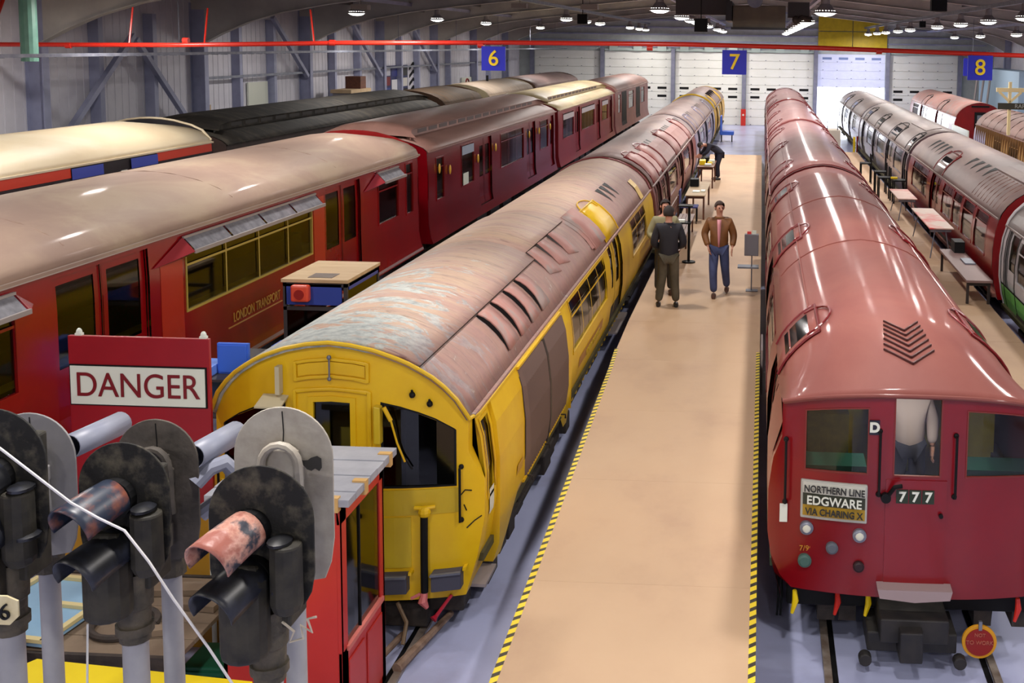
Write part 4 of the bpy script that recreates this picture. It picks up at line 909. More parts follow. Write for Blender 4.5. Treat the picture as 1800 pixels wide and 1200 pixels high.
c = car('surface_train_carriage', 'b', 57.8, 74.2, SURF, 'brown-roofed carriage with wide open doorways, farthest on the left track', PINKSIDE, RF_CL,
        wins=[(59, 60, 1.95, 2.9), (63.6, 66, 1.95, 2.9, (64.8,)), (70, 72, 1.95, 2.9)], doors=[], interior=DARKST, floor_z=1.1)
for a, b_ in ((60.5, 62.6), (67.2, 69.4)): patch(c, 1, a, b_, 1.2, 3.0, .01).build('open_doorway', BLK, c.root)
bellows('b', 41.05, 41.55, 1.1, 3.2, .6, 'black bellows before the cream clerestory carriage'); bellows('b', 57.25, 57.75, 1.1, 3.2, .6, 'black bellows before the farthest brown-roofed carriage')
# ================================================================== far-left stock (track a)
A60 = ([(1.46, .9), (1.47, 1.3), (1.45, 1.8), (1.44, 2.2), (1.43, 2.7), (1.41, 3.22)], [(1.42, 3.20), (1.38, 3.30), (1.22, 3.46), (.95, 3.58), (.55, 3.68), (.25, 3.72), (0, 3.73)])
CHAR = mat('charcoal_side', (44, 42, 46), (34, 32, 36), .35)
c = car('cream_train_carriage', 'a', 8.0, 25.3, A60, 'cream-roofed carriage with red cantrail and blue door heads, far left', CHAR, RF_W,
        wins=[(17.2, 19.2, 1.9, 2.6, (18.2,)), (23.2, 24.6, 1.9, 2.6, ())], doors=[(19.9, 21.0, 1.0, 2.92, 1, (1.8, 2.7)), (21.0, 21.9, 1.0, 2.92, 1, (1.8, 2.7))], hipends=True)
for a, b_ in ((8.0, 16.5), (16.55, 19.95), (22.9, 25.25)): patch(c, 1, a, b_, 3.0, 3.2, .012).build('red_cantrail', mat('cantrail_red', (204, 62, 40), rough=.4), c.root)
for a, b_ in ((19.95, 20.95), (21.9, 22.9)): patch(c, 1, a, b_, 2.96, 3.16, .03).build('blue_door_head', mat('door_blue', (60, 76, 170), rough=.4), c.root)
MB().box(c.cx+1.43, c.cx+1.45, 21.55, 21.75, 2.3, 2.96).build('pale_pillar', SIGNW, c.root)
MB().tube([(c.cx+a, 16.5, rz(c, a)+.004) for a in (-1.38, -1.1, -.6, 0, .6, 1.1, 1.38)], .01, 5).build('roof_seam', CHAR, c.root)
MB().tube([(c.cx+a, 25.28, rz(c, a)-.0) for a in (-1.40, -1.2, -.95, -.55, -.25, 0, .25, .55, .95, 1.2, 1.40)], .03, 6).build('end_beading', RF_W, c.root)
c = car('dark_roofed_carriage', 'a', 26.0, 43.5, CLER, 'old carriage with black canvas clerestory roof along the left wall', mat('dusky_side', (70, 50, 44), (52, 40, 36), .6), RF_D,
        wins=[(27, 28, 1.95, 2.8), (30, 33, 1.95, 2.8, (31, 32)), (36, 39, 1.95, 2.8, (37, 38))], doors=[])
clerestory(c, RF_D, 26.2, 43.4, mat('clerestory_dark', (30, 26, 24)), hood=1.6)
c = car('dark_roofed_carriage', 'a', 44.2, 50.2, SURF, 'short brown-ended vehicle between the black canvas roof and the cream locomotive', mat('umber_side', (90, 62, 40)), roof_mat('umber_roof', (84, 62, 40), (64, 50, 36), (74, 56, 38), .7), hipends=True)
c = car('cream_locomotive', 'a', 51.5, 61.5, SURF, 'cream electric locomotive with round-shouldered grey roof far down the left wall', mat('loco_cream', (190, 176, 140), (176, 164, 132), .5), roof_mat('loco_roof', (178, 160, 140), (160, 146, 130), (170, 152, 134), .6), hipends=True)
MB().box(c.cx-.4, c.cx+.4, 51.44, 51.5, 3.2, 3.36).build('name_plate', mat('plate_brown', (110, 90, 70)), c.root)
MB().box(c.cx+.2, c.cx+.3, 56, 56.1, 3.6, 3.9).build('roof_fitting', BLK, c.root)
c = car('old_carriage', 'a', 62.3, 76.5, SURF, 'grey-brown roofed carriage at the far end of the left wall', mat('umber_side', (90, 62, 40)), RF_G, hipends=True)
# ================================================================== right-hand trains (tracks e, f)
c = car('tube_train_carriage', 'e', 23.4, 37.4, TUBE, 'red carriage with slotted grey-pink roof beside the trestle tables, right track', RED, RF_G,
        wins=[(24.3, 25.6, 1.2, 2.02, (), None), (25.9, 27.2, 1.2, 2.02), (27.5, 28.6, 1.25, 2.02, (28.05,)), (28.8, 30.3, 1.25, 2.02, (29.3, 29.8)), (33.2, 36.4, 1.25, 2.02, (34, 34.8, 35.6))], doors=[(30.9, 32.5, .5, 2.1)], s_vis=-1, gl=glass('rose_glass', (190, 150, 140)), interior=mat('rose_interior', (190, 130, 110), (150, 90, 80)), end_m=RED)
slots(c, -1, (33.4, 34.1, 34.8, 35.5), .55, .95, .4); slots(c, -1, (27.2, 28, 28.8, 29.6), .5, .85, .4)
door_hood(c, -1, 30.9, 32.5, RED, .7, True, plate=RF_G)
MB().grid([[rp(c, -x, y, .03) for x in (0, .25, .52)] for y in (23.4, 25.5, 27.0)]).build('raised_roof_skin', RF_G, c.root, solid=.04)
for k in range(9): MB().tube([rp(c, -x, 23.9+k*.35, .008) for x in (.58, .8, 1.0, 1.17)], .008, 5).build('roof_rib', RF_CL, c.root)
ed = MB().box(c.cx-.33, c.cx+.33, 23.34, 23.4, .6, 2.2).build('end_door', REDM, c.root); MB().box(c.cx-.2, c.cx+.2, 23.32, 23.34, 1.35, 2.0).build('door_window', GLD, ed)
MB().box(c.cx-1.15, c.cx-1.08, 23.3, 23.4, 1.2, 1.45).build('white_tag', SIGNW, c.root)
ALU = mat('brushed_aluminium', (150, 138, 146), (132, 120, 130), .22, .55, scale=.7)
c = car('aluminium_train_carriage', 'e', 37.9, 56.4, TUBE, 'unpainted aluminium carriage, second on the right track beside the black stools', ALU, RF_S,
        wins=[(39.4, 41.6, 1.25, 2.02, (40.5,)), (45.0, 47.8, 1.25, 2.02, (46, 47)), (50.2, 52.4, 1.25, 2.02, (51.3,))], doors=[(38.2, 39.0, .5, 2.1, 1), (42.2, 44.4, .5, 2.1), (48.2, 49.8, .5, 2.1), (53.6, 55.2, .5, 2.1)], s_vis=-1, gl=glass('bright_glass', (190, 190, 220)))
for a, b_ in ((38.1, 39.1), (42.2, 44.4), (48.2, 49.8), (53.6, 55.2)): door_hood(c, -1, a, b_, BLK, .7, True, plate=RF_S)
MB().grid([[rp(c, -x, y, .03) for x in (0, .25, .5)] for y in (39, 43)]).build('roof_plate', RF_S, c.root, solid=.03)
c = car('aluminium_train_carriage', 'e', 56.9, 73.0, TUBE, 'unpainted aluminium carriage nearest the bright doorway', ALU, RF_S,
        wins=[(59, 61, 1.25, 2.02), (65, 67, 1.25, 2.02), (70, 71.6, 1.3, 2.0)], doors=[(62.2, 63.8, .5, 2.1), (68, 69.4, .5, 2.1)], s_vis=-1, hipends=True)
for a, b_ in ((62.2, 63.8), (68, 69.4)): door_hood(c, -1, a, b_, BLK, .7, True, plate=RF_S)
MB().box(c.cx-1.36, c.cx-1.3, 57.3, 57.8, .3, 1.1).build('warning_post', RED, c.root)
tag(MB().box(4.55, 4.65, 57, 57.1, 0, 1.1).build('yellow_post', SYEL), 'thin yellow post beside the aluminium carriages', 'post')
bellows('e', 37.42, 37.88, .75, 2.4, .55, 'black bellows between the red and aluminium carriages'); bellows('e', 56.42, 56.88, .75, 2.4, .55, 'black bellows between the two aluminium carriages')
WHS = mat('white_tram_side', (206, 200, 200), (194, 188, 190), .35)
c = car('white_and_green_carriage', 'e', 9.5, 22.6, TUBE, 'white carriage with a green lower band and black door seams at the right edge', WHS, RF_S, wins=[(20.3, 21.2, 1.25, 2.0), (17, 19, 1.25, 2.0)], doors=[(21.35, 22.2, .5, 2.15, 1)], s_vis=-1, hipends=True)
for a, b_ in ((9.6, 14), (14.05, 19.6), (19.65, 22.55)): patch(c, -1, a, b_, .5, .98, .008).build('green_band', mat('band_green', (120, 190, 96), rough=.4), c.root)
for y in (19.62, 21.3, 22.25, 22.55): patch(c, -1, y-.03, y+.03, .45, 2.12, .012).build('black_seam', BLK, c.root)
patch(c, -1, 9.6, 22.55, .96, 1.0, .012).build('black_seam', BLK, c.root)
MB().tube([(c.cx+a, 22.58, z) for a, z in ([(-x, z) for x, z in c.side]+[(-x, z) for x, z in c.roofp]+[(x, z) for x, z in reversed(c.roofp[:-1])])], .035, 8).build('end_beading', WHS, c.root, smooth=True)
c = car('tube_train_carriage', 'f', 58.7, 76.4, TUBE, 'red-ended carriage with pink roof before the rightmost far door', REDM, RF_YP, wins=[(60.4, 63, 1.3, 2.0, (61.7,)), (66, 69, 1.3, 2.0, (67.5,)), (72.5, 75, 1.3, 2.0)], doors=[(63.8, 65.2, .5, 2.1), (70, 71.6, .5, 2.1)], s_vis=-1, end_m=mat('end_red', (140, 6, 18), (124, 6, 16), .35), gl=glass('bright_glass', (190, 190, 220)))
for a, b_ in ((63.8, 65.2), (70, 71.6)): door_hood(c, -1, a, b_, BLK, .75, False, plate=RF_YP)
ed = MB().box(c.cx-.28, c.cx+.28, 58.64, 58.7, .6, 2.35).build('end_door', BLK, c.root); MB().box(c.cx-.16, c.cx+.16, 58.6, 58.64, 1.3, 2.2).build('door_window', mat('grey_reflection', (110, 120, 130), rough=.1), ed)
MB().box(c.cx-.45, c.cx+.45, 58.63, 58.7, 2.6, 2.68).build('roof_board', BLK, c.root)
WO = mat('varnished_teak', (196, 150, 84), (160, 116, 66), .4, scale=.8)
c = car('wooden_carriage', 'f', 30, 53.2, TUBE, 'varnished wooden carriage with ribbed brown roof at the right edge', WO, RF_CL, wins=[(36, 37.6, 1.2, 1.95), (38.4, 40, 1.2, 1.95), (41, 42.6, 1.2, 1.95), (44, 45.6, 1.2, 1.95), (47, 48.6, 1.2, 1.95)], s_vis=-1)
for k in range(16): MB().tube([rp(c, a, 31+k*1.4, .01) for a in (-1.2, -1.0, -.7, -.3, 0)], .016, 5).build('roof_rib', UND, c.root)
pl = MB()
for k in range(50): pl.box(c.cx-1.34, c.cx-1.20, 30.2+k*.455, 30.23+k*.455, .6, 2.1)
tag(pl.build('matchboard_bead', mat('bead_dark', (120, 84, 46)), c.root), kind='stuff')
patch(c, -1, 50.4, 53.1, .9, 2.1, .01).build('pale_end_panel', mat('pale_lavender', (196, 190, 216), rough=.4), c.root)
fw_ = tag(MB().box(9.6, 9.66, 53.6, 58.2, .1, 1.75).build('white_fence_panel', SIGNW), 'low white panelled screen between the wooden and red-ended carriages', 'screen')
# ------------------------------------------------------------------ lamps, trunking, pipes, signs, ducts
LROW = ['row above the far-left cars', 'row above the big red carriages', 'row above the yellow train', 'row above the terracotta roof', 'row right of the terracotta train', 'row by the right wall']
lampdata = bpy.data.lights.new('lamp_light', 'AREA'); lampdata.shape = 'DISK'; lampdata.size = .42; lampdata.energy = LAMP_W; lampdata.color = LAMP_COL
hb = None; proto = None
for ri, (x, z, ys_) in enumerate(LAMP_ROWS):
    tr = tag(MB().box(x-.05, x+.05, YB+1, YF-.3, z+.42, z+.52).box(x-.09, x+.09, YB+1, YF-.3, z+.52, z+.535).build('lamp_trunking', GALV if ri in (1, 4) else STEELB), 'long steel trunking carrying the lamp '+LROW[ri], 'trunking')
    for li, y in enumerate(ys_):
        if proto is None:
            proto = thing('high_bay_lamp', (0, 0, 0), '', 'lamp')
            hs = MB(); hs.tube([(0, 0, .42), (0, 0, .40), (0, 0, .22), (0, 0, .16), (0, 0, .02), (0, 0, 0)], [.02, .10, .11, .16, .27, .28], 20, cap=False)
            hs.build('lamp_housing', mat('lamp_housing_grey', (150, 146, 146), rough=.4), proto, smooth=True)
            MB().sph((0, 0, .03), (.25, .25, .10), 20, 10).build('lamp_lens', LAMPM, proto, smooth=True)
            o = proto
        else: o = copy_tree(proto)
        o.location = (x, y, z)
        order = 'lamp %s' % LROW[ri]
        k_ = len(ys_)-1-li; ow = ['nearest the far doors', 'second from the far doors', 'third from the far doors', 'fourth from the far doors', 'fifth from the far doors', 'sixth from the far doors', 'seventh from the far doors', 'eighth from the far doors', 'ninth from the far doors', 'tenth from the far doors', 'eleventh from the far doors', 'twelfth from the far doors', 'thirteenth from the far doors', 'fourteenth from the far doors', 'fifteenth from the far doors'][k_]
        o['label'] = 'round high-bay lamp %s, %s' % (ow, LROW[ri]); o['group'] = 'high-bay lamps, '+LROW[ri]
        L_ = bpy.data.objects.new('lamp_light', lampdata); COL.objects.link(L_); L_.location = (x, y, z-.085)
tr = thing('cable_tray', (-13.6, 40, 5.2), 'galvanised cable tray running below the lamps beside the left wall', 'cable tray')
MB().box(-13.70, -13.68, 14, 78, 5.16, 5.22).box(-13.52, -13.50, 14, 78, 5.16, 5.22).parts('side_rail', GALV, tr)
rg = MB()
for k in range(128): rg.box(-13.68, -13.52, 14.2+k*.5, 14.24+k*.5, 5.15, 5.17)
tag(rg.build('tray_rung', GALV, tr), kind='stuff')
for k in range(8): MB().tube([(-13.6, 18+k*8, 5.24), (-13.6, 18+k*8, 6.9)], .012, 6).build('hanger', GALV, tr)
pp = [(-17.1, 24, 5.35), (-12.6, 24, 5.40), (-9, 24, 5.50), (-5.3, 24, 5.56), (-1.7, 24, 5.58), (1.03, 24, 5.55), (5.4, 24, 5.45), (10, 24, 5.35), (15.8, 24, 5.3)]
sp_ = thing('sprinkler_pipe', (0, 24, 5.5), 'long red sprinkler pipe spanning the hall above the numbered signs', 'pipe')
MB().tube(pp, .05, 12).build('main_pipe', PIPER, sp_, smooth=True)
for x in (-15, -12.4, -9.2, -6.0, -2.4, 2.4, 6.2, 9.4): MB().disc((x, 24, 5.36+.0 if x < -14 else 5.5), .065, (1, 0, 0), .12, 12).build('pipe_coupling', PIPER, sp_)
for x, q, z in ((-16.0, -1, 5.37), (-13.66, 0, 5.38), (-12, 0, 5.42), (-9.6, -1, 5.48)): MB().tube([(x, 24, z), (x+.15*q, 24.2, 6.2 if x > -16 else 6.6)], .02, 8).build('drop_pipe', PIPER, sp_)
MB().tube([(-16.9, 24.1, 5.35), (-17.0, 25, 6.6)], .05, 8).build('riser', PIPER, sp_)
for n_, x in (('6', -5.715), ('7', -.615), ('8', 4.49)):
    z0 = 4.965 if n_ != '8' else 4.93; z1 = z0+.51
    s_ = thing('road_number_sign', (x, 24, z0), {'6': 'square blue sign numbered 6 above the far-left and big red carriages', '7': 'square blue sign numbered 7 above the central boardwalk', '8': 'square blue sign numbered 8 above the right-hand carriages'}[n_], 'sign')
    MB().box(x-.255, x+.255, 23.93, 23.96, z0, z1).build('sign_plate', BLUE, s_)
    text('numeral', n_, .46, (x, 23.922, (z0+z1)/2-.005), (1, 0, 0), (0, 0, 1), SYEL, s_, bold=.004, ext=.006)
    for q in (-.18, .18): MB().tube([(x+q, 23.95, z1), (x+q, 24, z1+.1)], .008, 6).build('hanger', GALV, s_)
s_ = thing('road_number_sign', (9.4, 52, 4.6), 'small plain blue square partly hidden behind the blue 8 sign', 'sign')
MB().box(9.0, 9.8, 52, 52.05, 4.35, 5.15).build('sign_plate', BLUE, s_); MB().tube([(9.4, 52.02, 5.15), (9.4, 52.02, 6.9)], .01, 6).build('hanger', GALV, s_)
hv = thing('air_handling_unit', (-.15, 30, 6.0), 'dark box-shaped air handling unit hung from the roof above the boardwalk', 'air unit')
MB().box(-.82, .54, 29.5, 32.0, 6.02, 6.6).build('casing', mat('casing_brown', (112, 102, 86), (98, 90, 78), .6), hv, bevel=.02)
MB().box(-.86, .60, 29.46, 29.5, 5.98, 6.04).box(-1.0, -.84, 29.4, 32, 6.2, 6.7).parts('edge_angle', mat('casing_dark', (40, 38, 40)), hv)
MB().tube([(-.25, 29.0, 6.72), (-.25, 29.45, 6.72)], .2, 16).build('duct_spigot', GALV, hv, smooth=True)
MB().box(-2.3, -.9, 29.6, 30.2, 6.35, 6.75)  .box(.6, 1.15, 29.6, 30.0, 6.3, 6.7).parts('branch_duct', mat('duct_dark', (58, 52, 52)), hv)
MB().tube([(.75, 29.3, 6.15), (.95, 29.3, 6.3), (1.2, 29.3, 6.25)], .07, 8).sph((.8, 29.3, 6.25), .1, 8, 6).build('valve_gear', UND, hv)
for x, y, z, l in ((-5.9, 37, 6.35, 'dark speaker cube hanging above the big red carriages'), (-1.55, 28, 6.05, 'dark speaker cube left of the air handling unit'), (8.2, 60, 6.8, 'dark camera box before the yellow panels'), (3.6, 24, 6.5, 'dark speaker box near the top, right of the air unit')):
    k = MB().box(x-.16, x+.16, y-.12, y+.12, z-.16, z+.16).tube([(x, y, z+.16), (x, y, roofz(x)-.02)], .015, 6); tag(k.build('loudspeaker', BLK, bevel=.02), l, 'speaker')
for x, y, z, l in ((-10.9, 30.5, 6.38, 'unlit pale fitting near the first left lamp'), (-7.1, 33, 6.55, 'unlit pale fitting right of the first left lamp'), (-4.6, 30, 6.45, 'unlit pale fitting in the middle left roof')):
    tag(MB().box(x-.22, x+.22, y-.15, y+.15, z, z+.14).tube([(x, y, z+.14), (x, y, roofz(x)-.02)], .01, 6).build('unlit_fitting', mat('unlit_pale', (150, 140, 132))), l, 'light fitting')
# green cloth tube, top left, and pegboard, posters, display shelf by the left wall
tag(MB().tube([(-14.55, 22, 5.05), (-14.55, 22, 6.6)], .16, 14).build('green_downpipe', mat('verdigris', (96, 140, 124), (80, 120, 108), .5, scale=3)), 'pale green vertical pipe hanging at the top left corner', 'pipe')
def wthing(name, y0, y1, z0, z1, mt, lab, cat, off=.045, dep=.06): return tag(MB().box(XL+off, XL+off+dep, y0, y1, z0, z1).build(name, mt, bevel=.004), lab, cat)
wthing('pegboard', 37.1, 38.6, 3.1, 4.1, SIGNW, 'plain white board leaning at the left wall above the dark roof', 'board')
wthing('picture_frame', 33.9, 34.5, 3.2, 3.5, PALEW, 'small framed picture above the black canvas roof', 'picture')
bs = thing('exhibit_table', (XL+1.3, 43.4, 0), 'beige topped exhibit stand with a brown box, by the left wall', 'stand')
MB().box(XL+.9, XL+1.7, 42.2, 44.4, 3.55, 3.68).build('top', PALEW, bs); MB().box(XL+1.0, XL+1.6, 43.5, 44.1, 3.68, 4.15).build('brown_box', WOOD, bs)
MB().box(XL+.95, XL+1.65, 42.3, 44.3, 0, 3.55).build('pedestal', mat('pedestal_grey', (150, 146, 150)), bs)
nb = thing('poster_board', (XL+.5, 51, 3), 'wall of mixed posters and a blue notice board on the left wall', 'poster board')
MB().box(XL+.045, XL+.08, 50.3, 52.5, 2.6, 4.4).box(XL+.045, XL+.08, 52.85, 54.2, 2.6, 4.4).parts('backing', mat('poster_navy', (44, 50, 96)), nb)
for k, (a, b_, z0, z1, col) in enumerate(((50.4, 51.6, 3.95, 4.35, (190, 190, 200)), (50.4, 51.6, 3.5, 3.9, (120, 30, 36)), (50.4, 51.6, 3.0, 3.4, (60, 80, 150)), (51.8, 52.8, 3.9, 4.3, (50, 56, 120)), (51.8, 52.8, 3.2, 3.75, (220, 220, 226)), (53, 54.1, 3.9, 4.3, (40, 40, 44)), (53, 54.1, 3.4, 3.8, (210, 206, 200)), (53, 54.1, 2.9, 3.3, (40, 40, 44)))):
    MB().box(XL+.08, XL+.09, a, b_, z0, z1).build('poster', mat('poster_%d' % k, col), nb)
ch = MB()
for k in range(4):
    z = 3.0+k*.38; ch.prism([(XL+.03, 54.6, z), (XL+.03, 55.2, z+.25), (XL+.03, 55.8, z), (XL+.03, 55.8, z+.14), (XL+.03, 55.2, z+.39), (XL+.03, 54.6, z+.14)], (.02, 0, 0))
tag(ch.build('chevron_panel', BLK), 'black chevron pattern board beside the posters on the left wall', 'board')
wthing('round_emblem_board', 64, 66.3, 2.7, 3.5, SIGNW, 'white board with a dark ring emblem near sign 6', 'board')
MBr = MB().tube([(XL+.12, 65.1+.34*math.cos(2*PI*k/20), 3.15+.26*math.sin(2*PI*k/20)) for k in range(21)], .05, 6, cap=False)
tag(MBr.build('ring_emblem', mat('emblem_red', (140, 30, 30))), 'dark red ring emblem on the white board near sign 6', 'emblem')
# right wall: pale timber level-crossing post
cr = thing('timber_signal_post', (8.57, 40, 2), 'pale timber crosspiece post with a dark name board behind the wooden carriage', 'signal post')
CRM = mat('cream_timber', (236, 214, 160), rough=.6)
MB().box(8.52, 8.62, 40, 40.1, 2.6, 4.45).build('post', CRM, cr); MB().box(8.1, 9.05, 39.97, 40.07, 4.1, 4.24).build('crossarm', CRM, cr)
MB().bar((8.2, 40, 4.1), (8.57, 40, 3.75), .08).bar((8.95, 40, 4.1), (8.57, 40, 3.75), .08).build('bracket', CRM, cr)
MB().box(8.15, 9.6, 39.93, 39.96, 3.5, 3.72).build('name_board', mat('board_olive', (56, 52, 36)), cr)
text('lettering', 'RAPID', .2, (9.0, 39.92, 3.61), (1, 0, 0), (0, 0, 1), mat('faint_white', (170, 170, 160)), cr)
for k, (x, h) in enumerate(((13., .0), (13.4, .0), (13.8, .0))):
    tag(MB().bar((x, 72, 0), (x+.5, 72.4, 4.4), .10).build('leaning_timber', mat('grey_timber', (150, 140, 140))), ['leftmost grey timber leaning near the right corner', 'middle grey timber leaning near the right corner', 'rightmost grey timber leaning near the right corner'][k], 'timber')
wr = tag(MB().box(14.6, 15.8, 66, 78, 0, 4.3).build('store_cupboard', mat('pale_blue_panel', (176, 204, 226), rough=.6), bevel=.02), 'tall pale blue cupboard in the far right corner', 'cupboard')
# gate-like frame behind yellow train
gt = MB()
for x in (-6.2, -5.7, -5.2): gt.box(x-.02, x+.02, 66, 66.04, 0, 1.6+.0)
for z in (1.1, 1.58): gt.box(-6.2, -5.2, 66, 66.04, z, z+.04)
tag(gt.build('guard_rail', BLK), 'small black guard rail at the far left of the yellow train', 'rail')
# ------------------------------------------------------------------ old signal heads in the foreground
PLB = mat('plate_black_mottled', (15, 14, 12), (96, 90, 74), .8, scale=10, lo=.48, hi=.80, bump=.2)
PLG = mat('plate_grey_mottled', (84, 77, 70), (58, 53, 48), .75, scale=7, bump=.1)
PLL = mat('plate_light_grey', (132, 130, 130), (118, 116, 118), .6, scale=4)
PLW = mat('plate_pale_peeling', (176, 170, 158), (150, 142, 130), .6, scale=5, bump=.1)
HDB = mat('hood_black', (18, 19, 23), (44, 48, 62), .4, scale=8, lo=.45, hi=.75)
HDR = mat('hood_flaking_red', (150, 88, 76), (48, 50, 60), .45, scale=6, c3=(184, 136, 120), lo=.42, hi=.58, bump=.25)
HDM = mat('hood_blue_rust', (38, 46, 62), (140, 82, 60), .4, scale=9, lo=.5, hi=.74)
LENSG = mat('lens_olive', (70, 72, 24), rough=.15)
POSTM = mat('signal_post_grey', (158, 158, 160), (142, 142, 146), .5, scale=3)
COLL = mat('collar_grime', (84, 76, 62), (52, 48, 40), .7, scale=9, bump=.3)
def plate_pts(cx, y, zt, zb, hw, botw=.8, n=20):
    h = zt-zb; pts = []
    for k in range(n+1):
        a = PI*k/n; pts.append((cx+hw*math.cos(a), y, zt-hw*1.0+hw*1.0*math.sin(a)))
    pts += [(cx-hw, y, zb+.26*h), (cx-hw*.93, y, zb+.12*h), (cx-hw*botw, y, zb+.02), (cx-hw*.5*botw, y, zb), (cx+hw*.5*botw, y, zb), (cx+hw*botw, y, zb+.02), (cx+hw*.93, y, zb+.12*h), (cx+hw, y, zb+.26*h)]
    return pts
def half_hood(p, d, r, L, mt, par, droop=.0, open_=.60, nm='hood'):
    d = Vector(d).normalized(); u = d.cross(Vector((0, 0, 1))).normalized(); v = u.cross(d); G = []
    for k in range(9):
        t = k/8; rr = r*(1+.12*t); row = []
        for j in range(15):
            a = -PI*open_+2*PI*open_*j/14
            cut = .0 if t < .99 else 0
            ln = L*t*(1-.28*(abs(a)/PI)**1.5)
            row.append(Vector(p)+d*ln+u*math.sin(a)*rr+v*math.cos(a)*rr-Vector((0, 0, droop*t*t)))
        G.append(row)
    return MB().grid(G).build(nm, mt, par, smooth=True, solid=.006)
def signal(cx, y, zt, zb, hw, pm, lab, hoods, back=False, lean=0., hd=(-.30, -.94, -.14)):
    t = thing('railway_signal', (cx, y, 0), lab, 'signal', None)
    MB().prism(plate_pts(cx, y, zt, zb, hw), (0, .012, 0)).build('backing_plate', pm, t, bevel=.003)
    if not back:
        zc = (zt+zb)/2
        bx = MB().tube([(cx-.05, y-.07, zb-.19), (cx-.05, y-.07, zb-.17), (cx-.05, y-.07, zc-.16), (cx-.05, y-.05, zc-.10)], [.09, .105, .105, .07], 14).tube([(cx+.13, y-.04, zb+.02), (cx+.13, y-.05, zb+.06), (cx+.13, y-.05, zc+.0)], [.06, .072, .07], 12).box(cx-hw*.5, cx+hw*.5, y+.012, y+.2, zb-.1, zt-.16)
        bx.build('lamp_case', mat('case_black', (20, 18, 14), (50, 46, 36), .7, scale=9), t, bevel=.02)
        for (dx, z, m_) in hoods:
            rr = .098
            MB().disc((cx+dx, y-.02, z), rr*.95, (0, 1, 0), .06, 20).build('lens_ring', BLK, t)
            MB().sph((cx+dx, y-.05, z), (rr*.8, .03, rr*.8), 14, 8).build('signal_lens', LENSG, t, smooth=True)
            half_hood((cx+dx, y-.03, z), hd, rr, .27, m_, t, .02)
            MB().sph((cx+dx+.15, y-.05, z-.03), (.055, .07, .02), 12, 5).tube([(cx+dx+.11, y-.02, z-.06), (cx+dx+.15, y-.03, z-.12)], .02, 6).build('side_lamp_hood', HDB, t, smooth=True)
        MB().tube([(cx, y+.05, zb-.02), (cx, y+.05, zb-.19), (cx, y+.05, zb-.2), (cx, y+.05, zb-.36)], [.09, .085, .075, .07], 14).disc((cx, y+.05, zb-.30), .085, (0, 0, 1), .04, 14).build('post_collar', COLL, t, smooth=True, ang=30)
        MB().tube([(cx, y+.05, 0), (cx, y+.05, zb-.3)], .058, 16).build('post', POSTM, t, smooth=True)
    else:
        zc = zt-hw*1.05
        MB().tube([(cx-hw*.38, y-.02, zc-.25), (cx-hw*.38, y-.04, zc-.02)]+[(cx-hw*.38*math.cos(PI*k/8), y-.04, zc-.02+.10*math.sin(PI*k/8)) for k in range(1, 8)]+[(cx+hw*.38, y-.04, zc-.02), (cx+hw*.38, y-.02, zc-.25)], .02, 8).build('case_rim', pm, t, smooth=True)
        MB().box(cx-hw*.34, cx+hw*.34, y-.02, y, zc-.3, zc+.05).box(cx+hw*.34, cx+hw*.44, y-.05, y, zc-.1, zc-.02).box(cx+hw*.3, cx+hw*.38, y-.06, y, zc-.42, zc-.3).build('rear_case', pm, t, bevel=.01)
        MB().tube([(cx, y+.1, 0), (cx, y+.1, zb-.05)], .05, 16).build('post', POSTM, t, smooth=True)
        MB().tube([(cx, y+.1, zb+.1), (cx, y+.1, zb-.12)], .075, 12).box(cx-.1, cx+.1, y+.02, y+.16, zb-.02, zb+.1).build('post_collar', COLL, t)
        MB().tube([(cx, y-.001, zt-.02), (cx+.005, y-.001, zt-.12), (cx-.0, y-.001, zt-.2)], .003, 4).build('plate_seam', BLK, t)
    return t
sC = signal(-2.16, 4.7, 3.725, 3.08, .235, PLB, 'black mottled signal head with a flaking pink-red upper hood, in front of the pale plate', [(-.045, 3.44, HDR), (-.035, 3.23, HDB)])
sB = signal(-2.89, 4.9, 3.735, 3.13, .213, PLB, 'black signal head with rust-flecked blue upper hood, middle of the foreground group', [(-.03, 3.48, HDM), (-.02, 3.25, HDB)])
sA = signal(-3.42, 4.8, 3.91, 3.20, .235, PLB, 'black signal head cut off by the left edge, above the cream number plate', [(.0, 3.60, HDB), (.02, 3.38, HDB)], hd=(-.1, -.98, -.15))
rC = signal(-2.25, 5.15, 3.84, 2.98, .24, PLW, 'pale peeling signal back plate with an arched rim, right of the group', [], True)
rB = signal(-2.98, 5.35, 3.69, 2.97, .21, PLG, 'grey-brown signal back plate behind the middle black signal head', [], True)
rA = signal(-3.59, 5.3, 3.72, 2.99, .225, PLL, 'smooth grey signal back plate behind the leftmost black head', [], True)
for par, cx, y, z in ((rB, -2.80, 5.36, 3.50), (rA, -3.40, 5.31, 3.55)):
    MB().tube([(cx, y, z), (cx+.02, y+.42, z-.02)], .062, 18, cap=False).build('long_hood', mat('hood_grey', (126, 130, 146), rough=.45), par, smooth=True, solid=.006)
MB().tube([(-2.80, 5.37, 3.36), (-2.75, 5.42, 3.42), (-2.70, 5.48, 3.43), (-2.665, 5.5, 3.38), (-2.67, 5.5, 3.31), (-2.72, 5.46, 3.24), (-2.8, 5.42, 3.18)], .042, 10).build('curved_hood', mat('hood_grey', (126, 130, 146), rough=.45), rB, smooth=True)
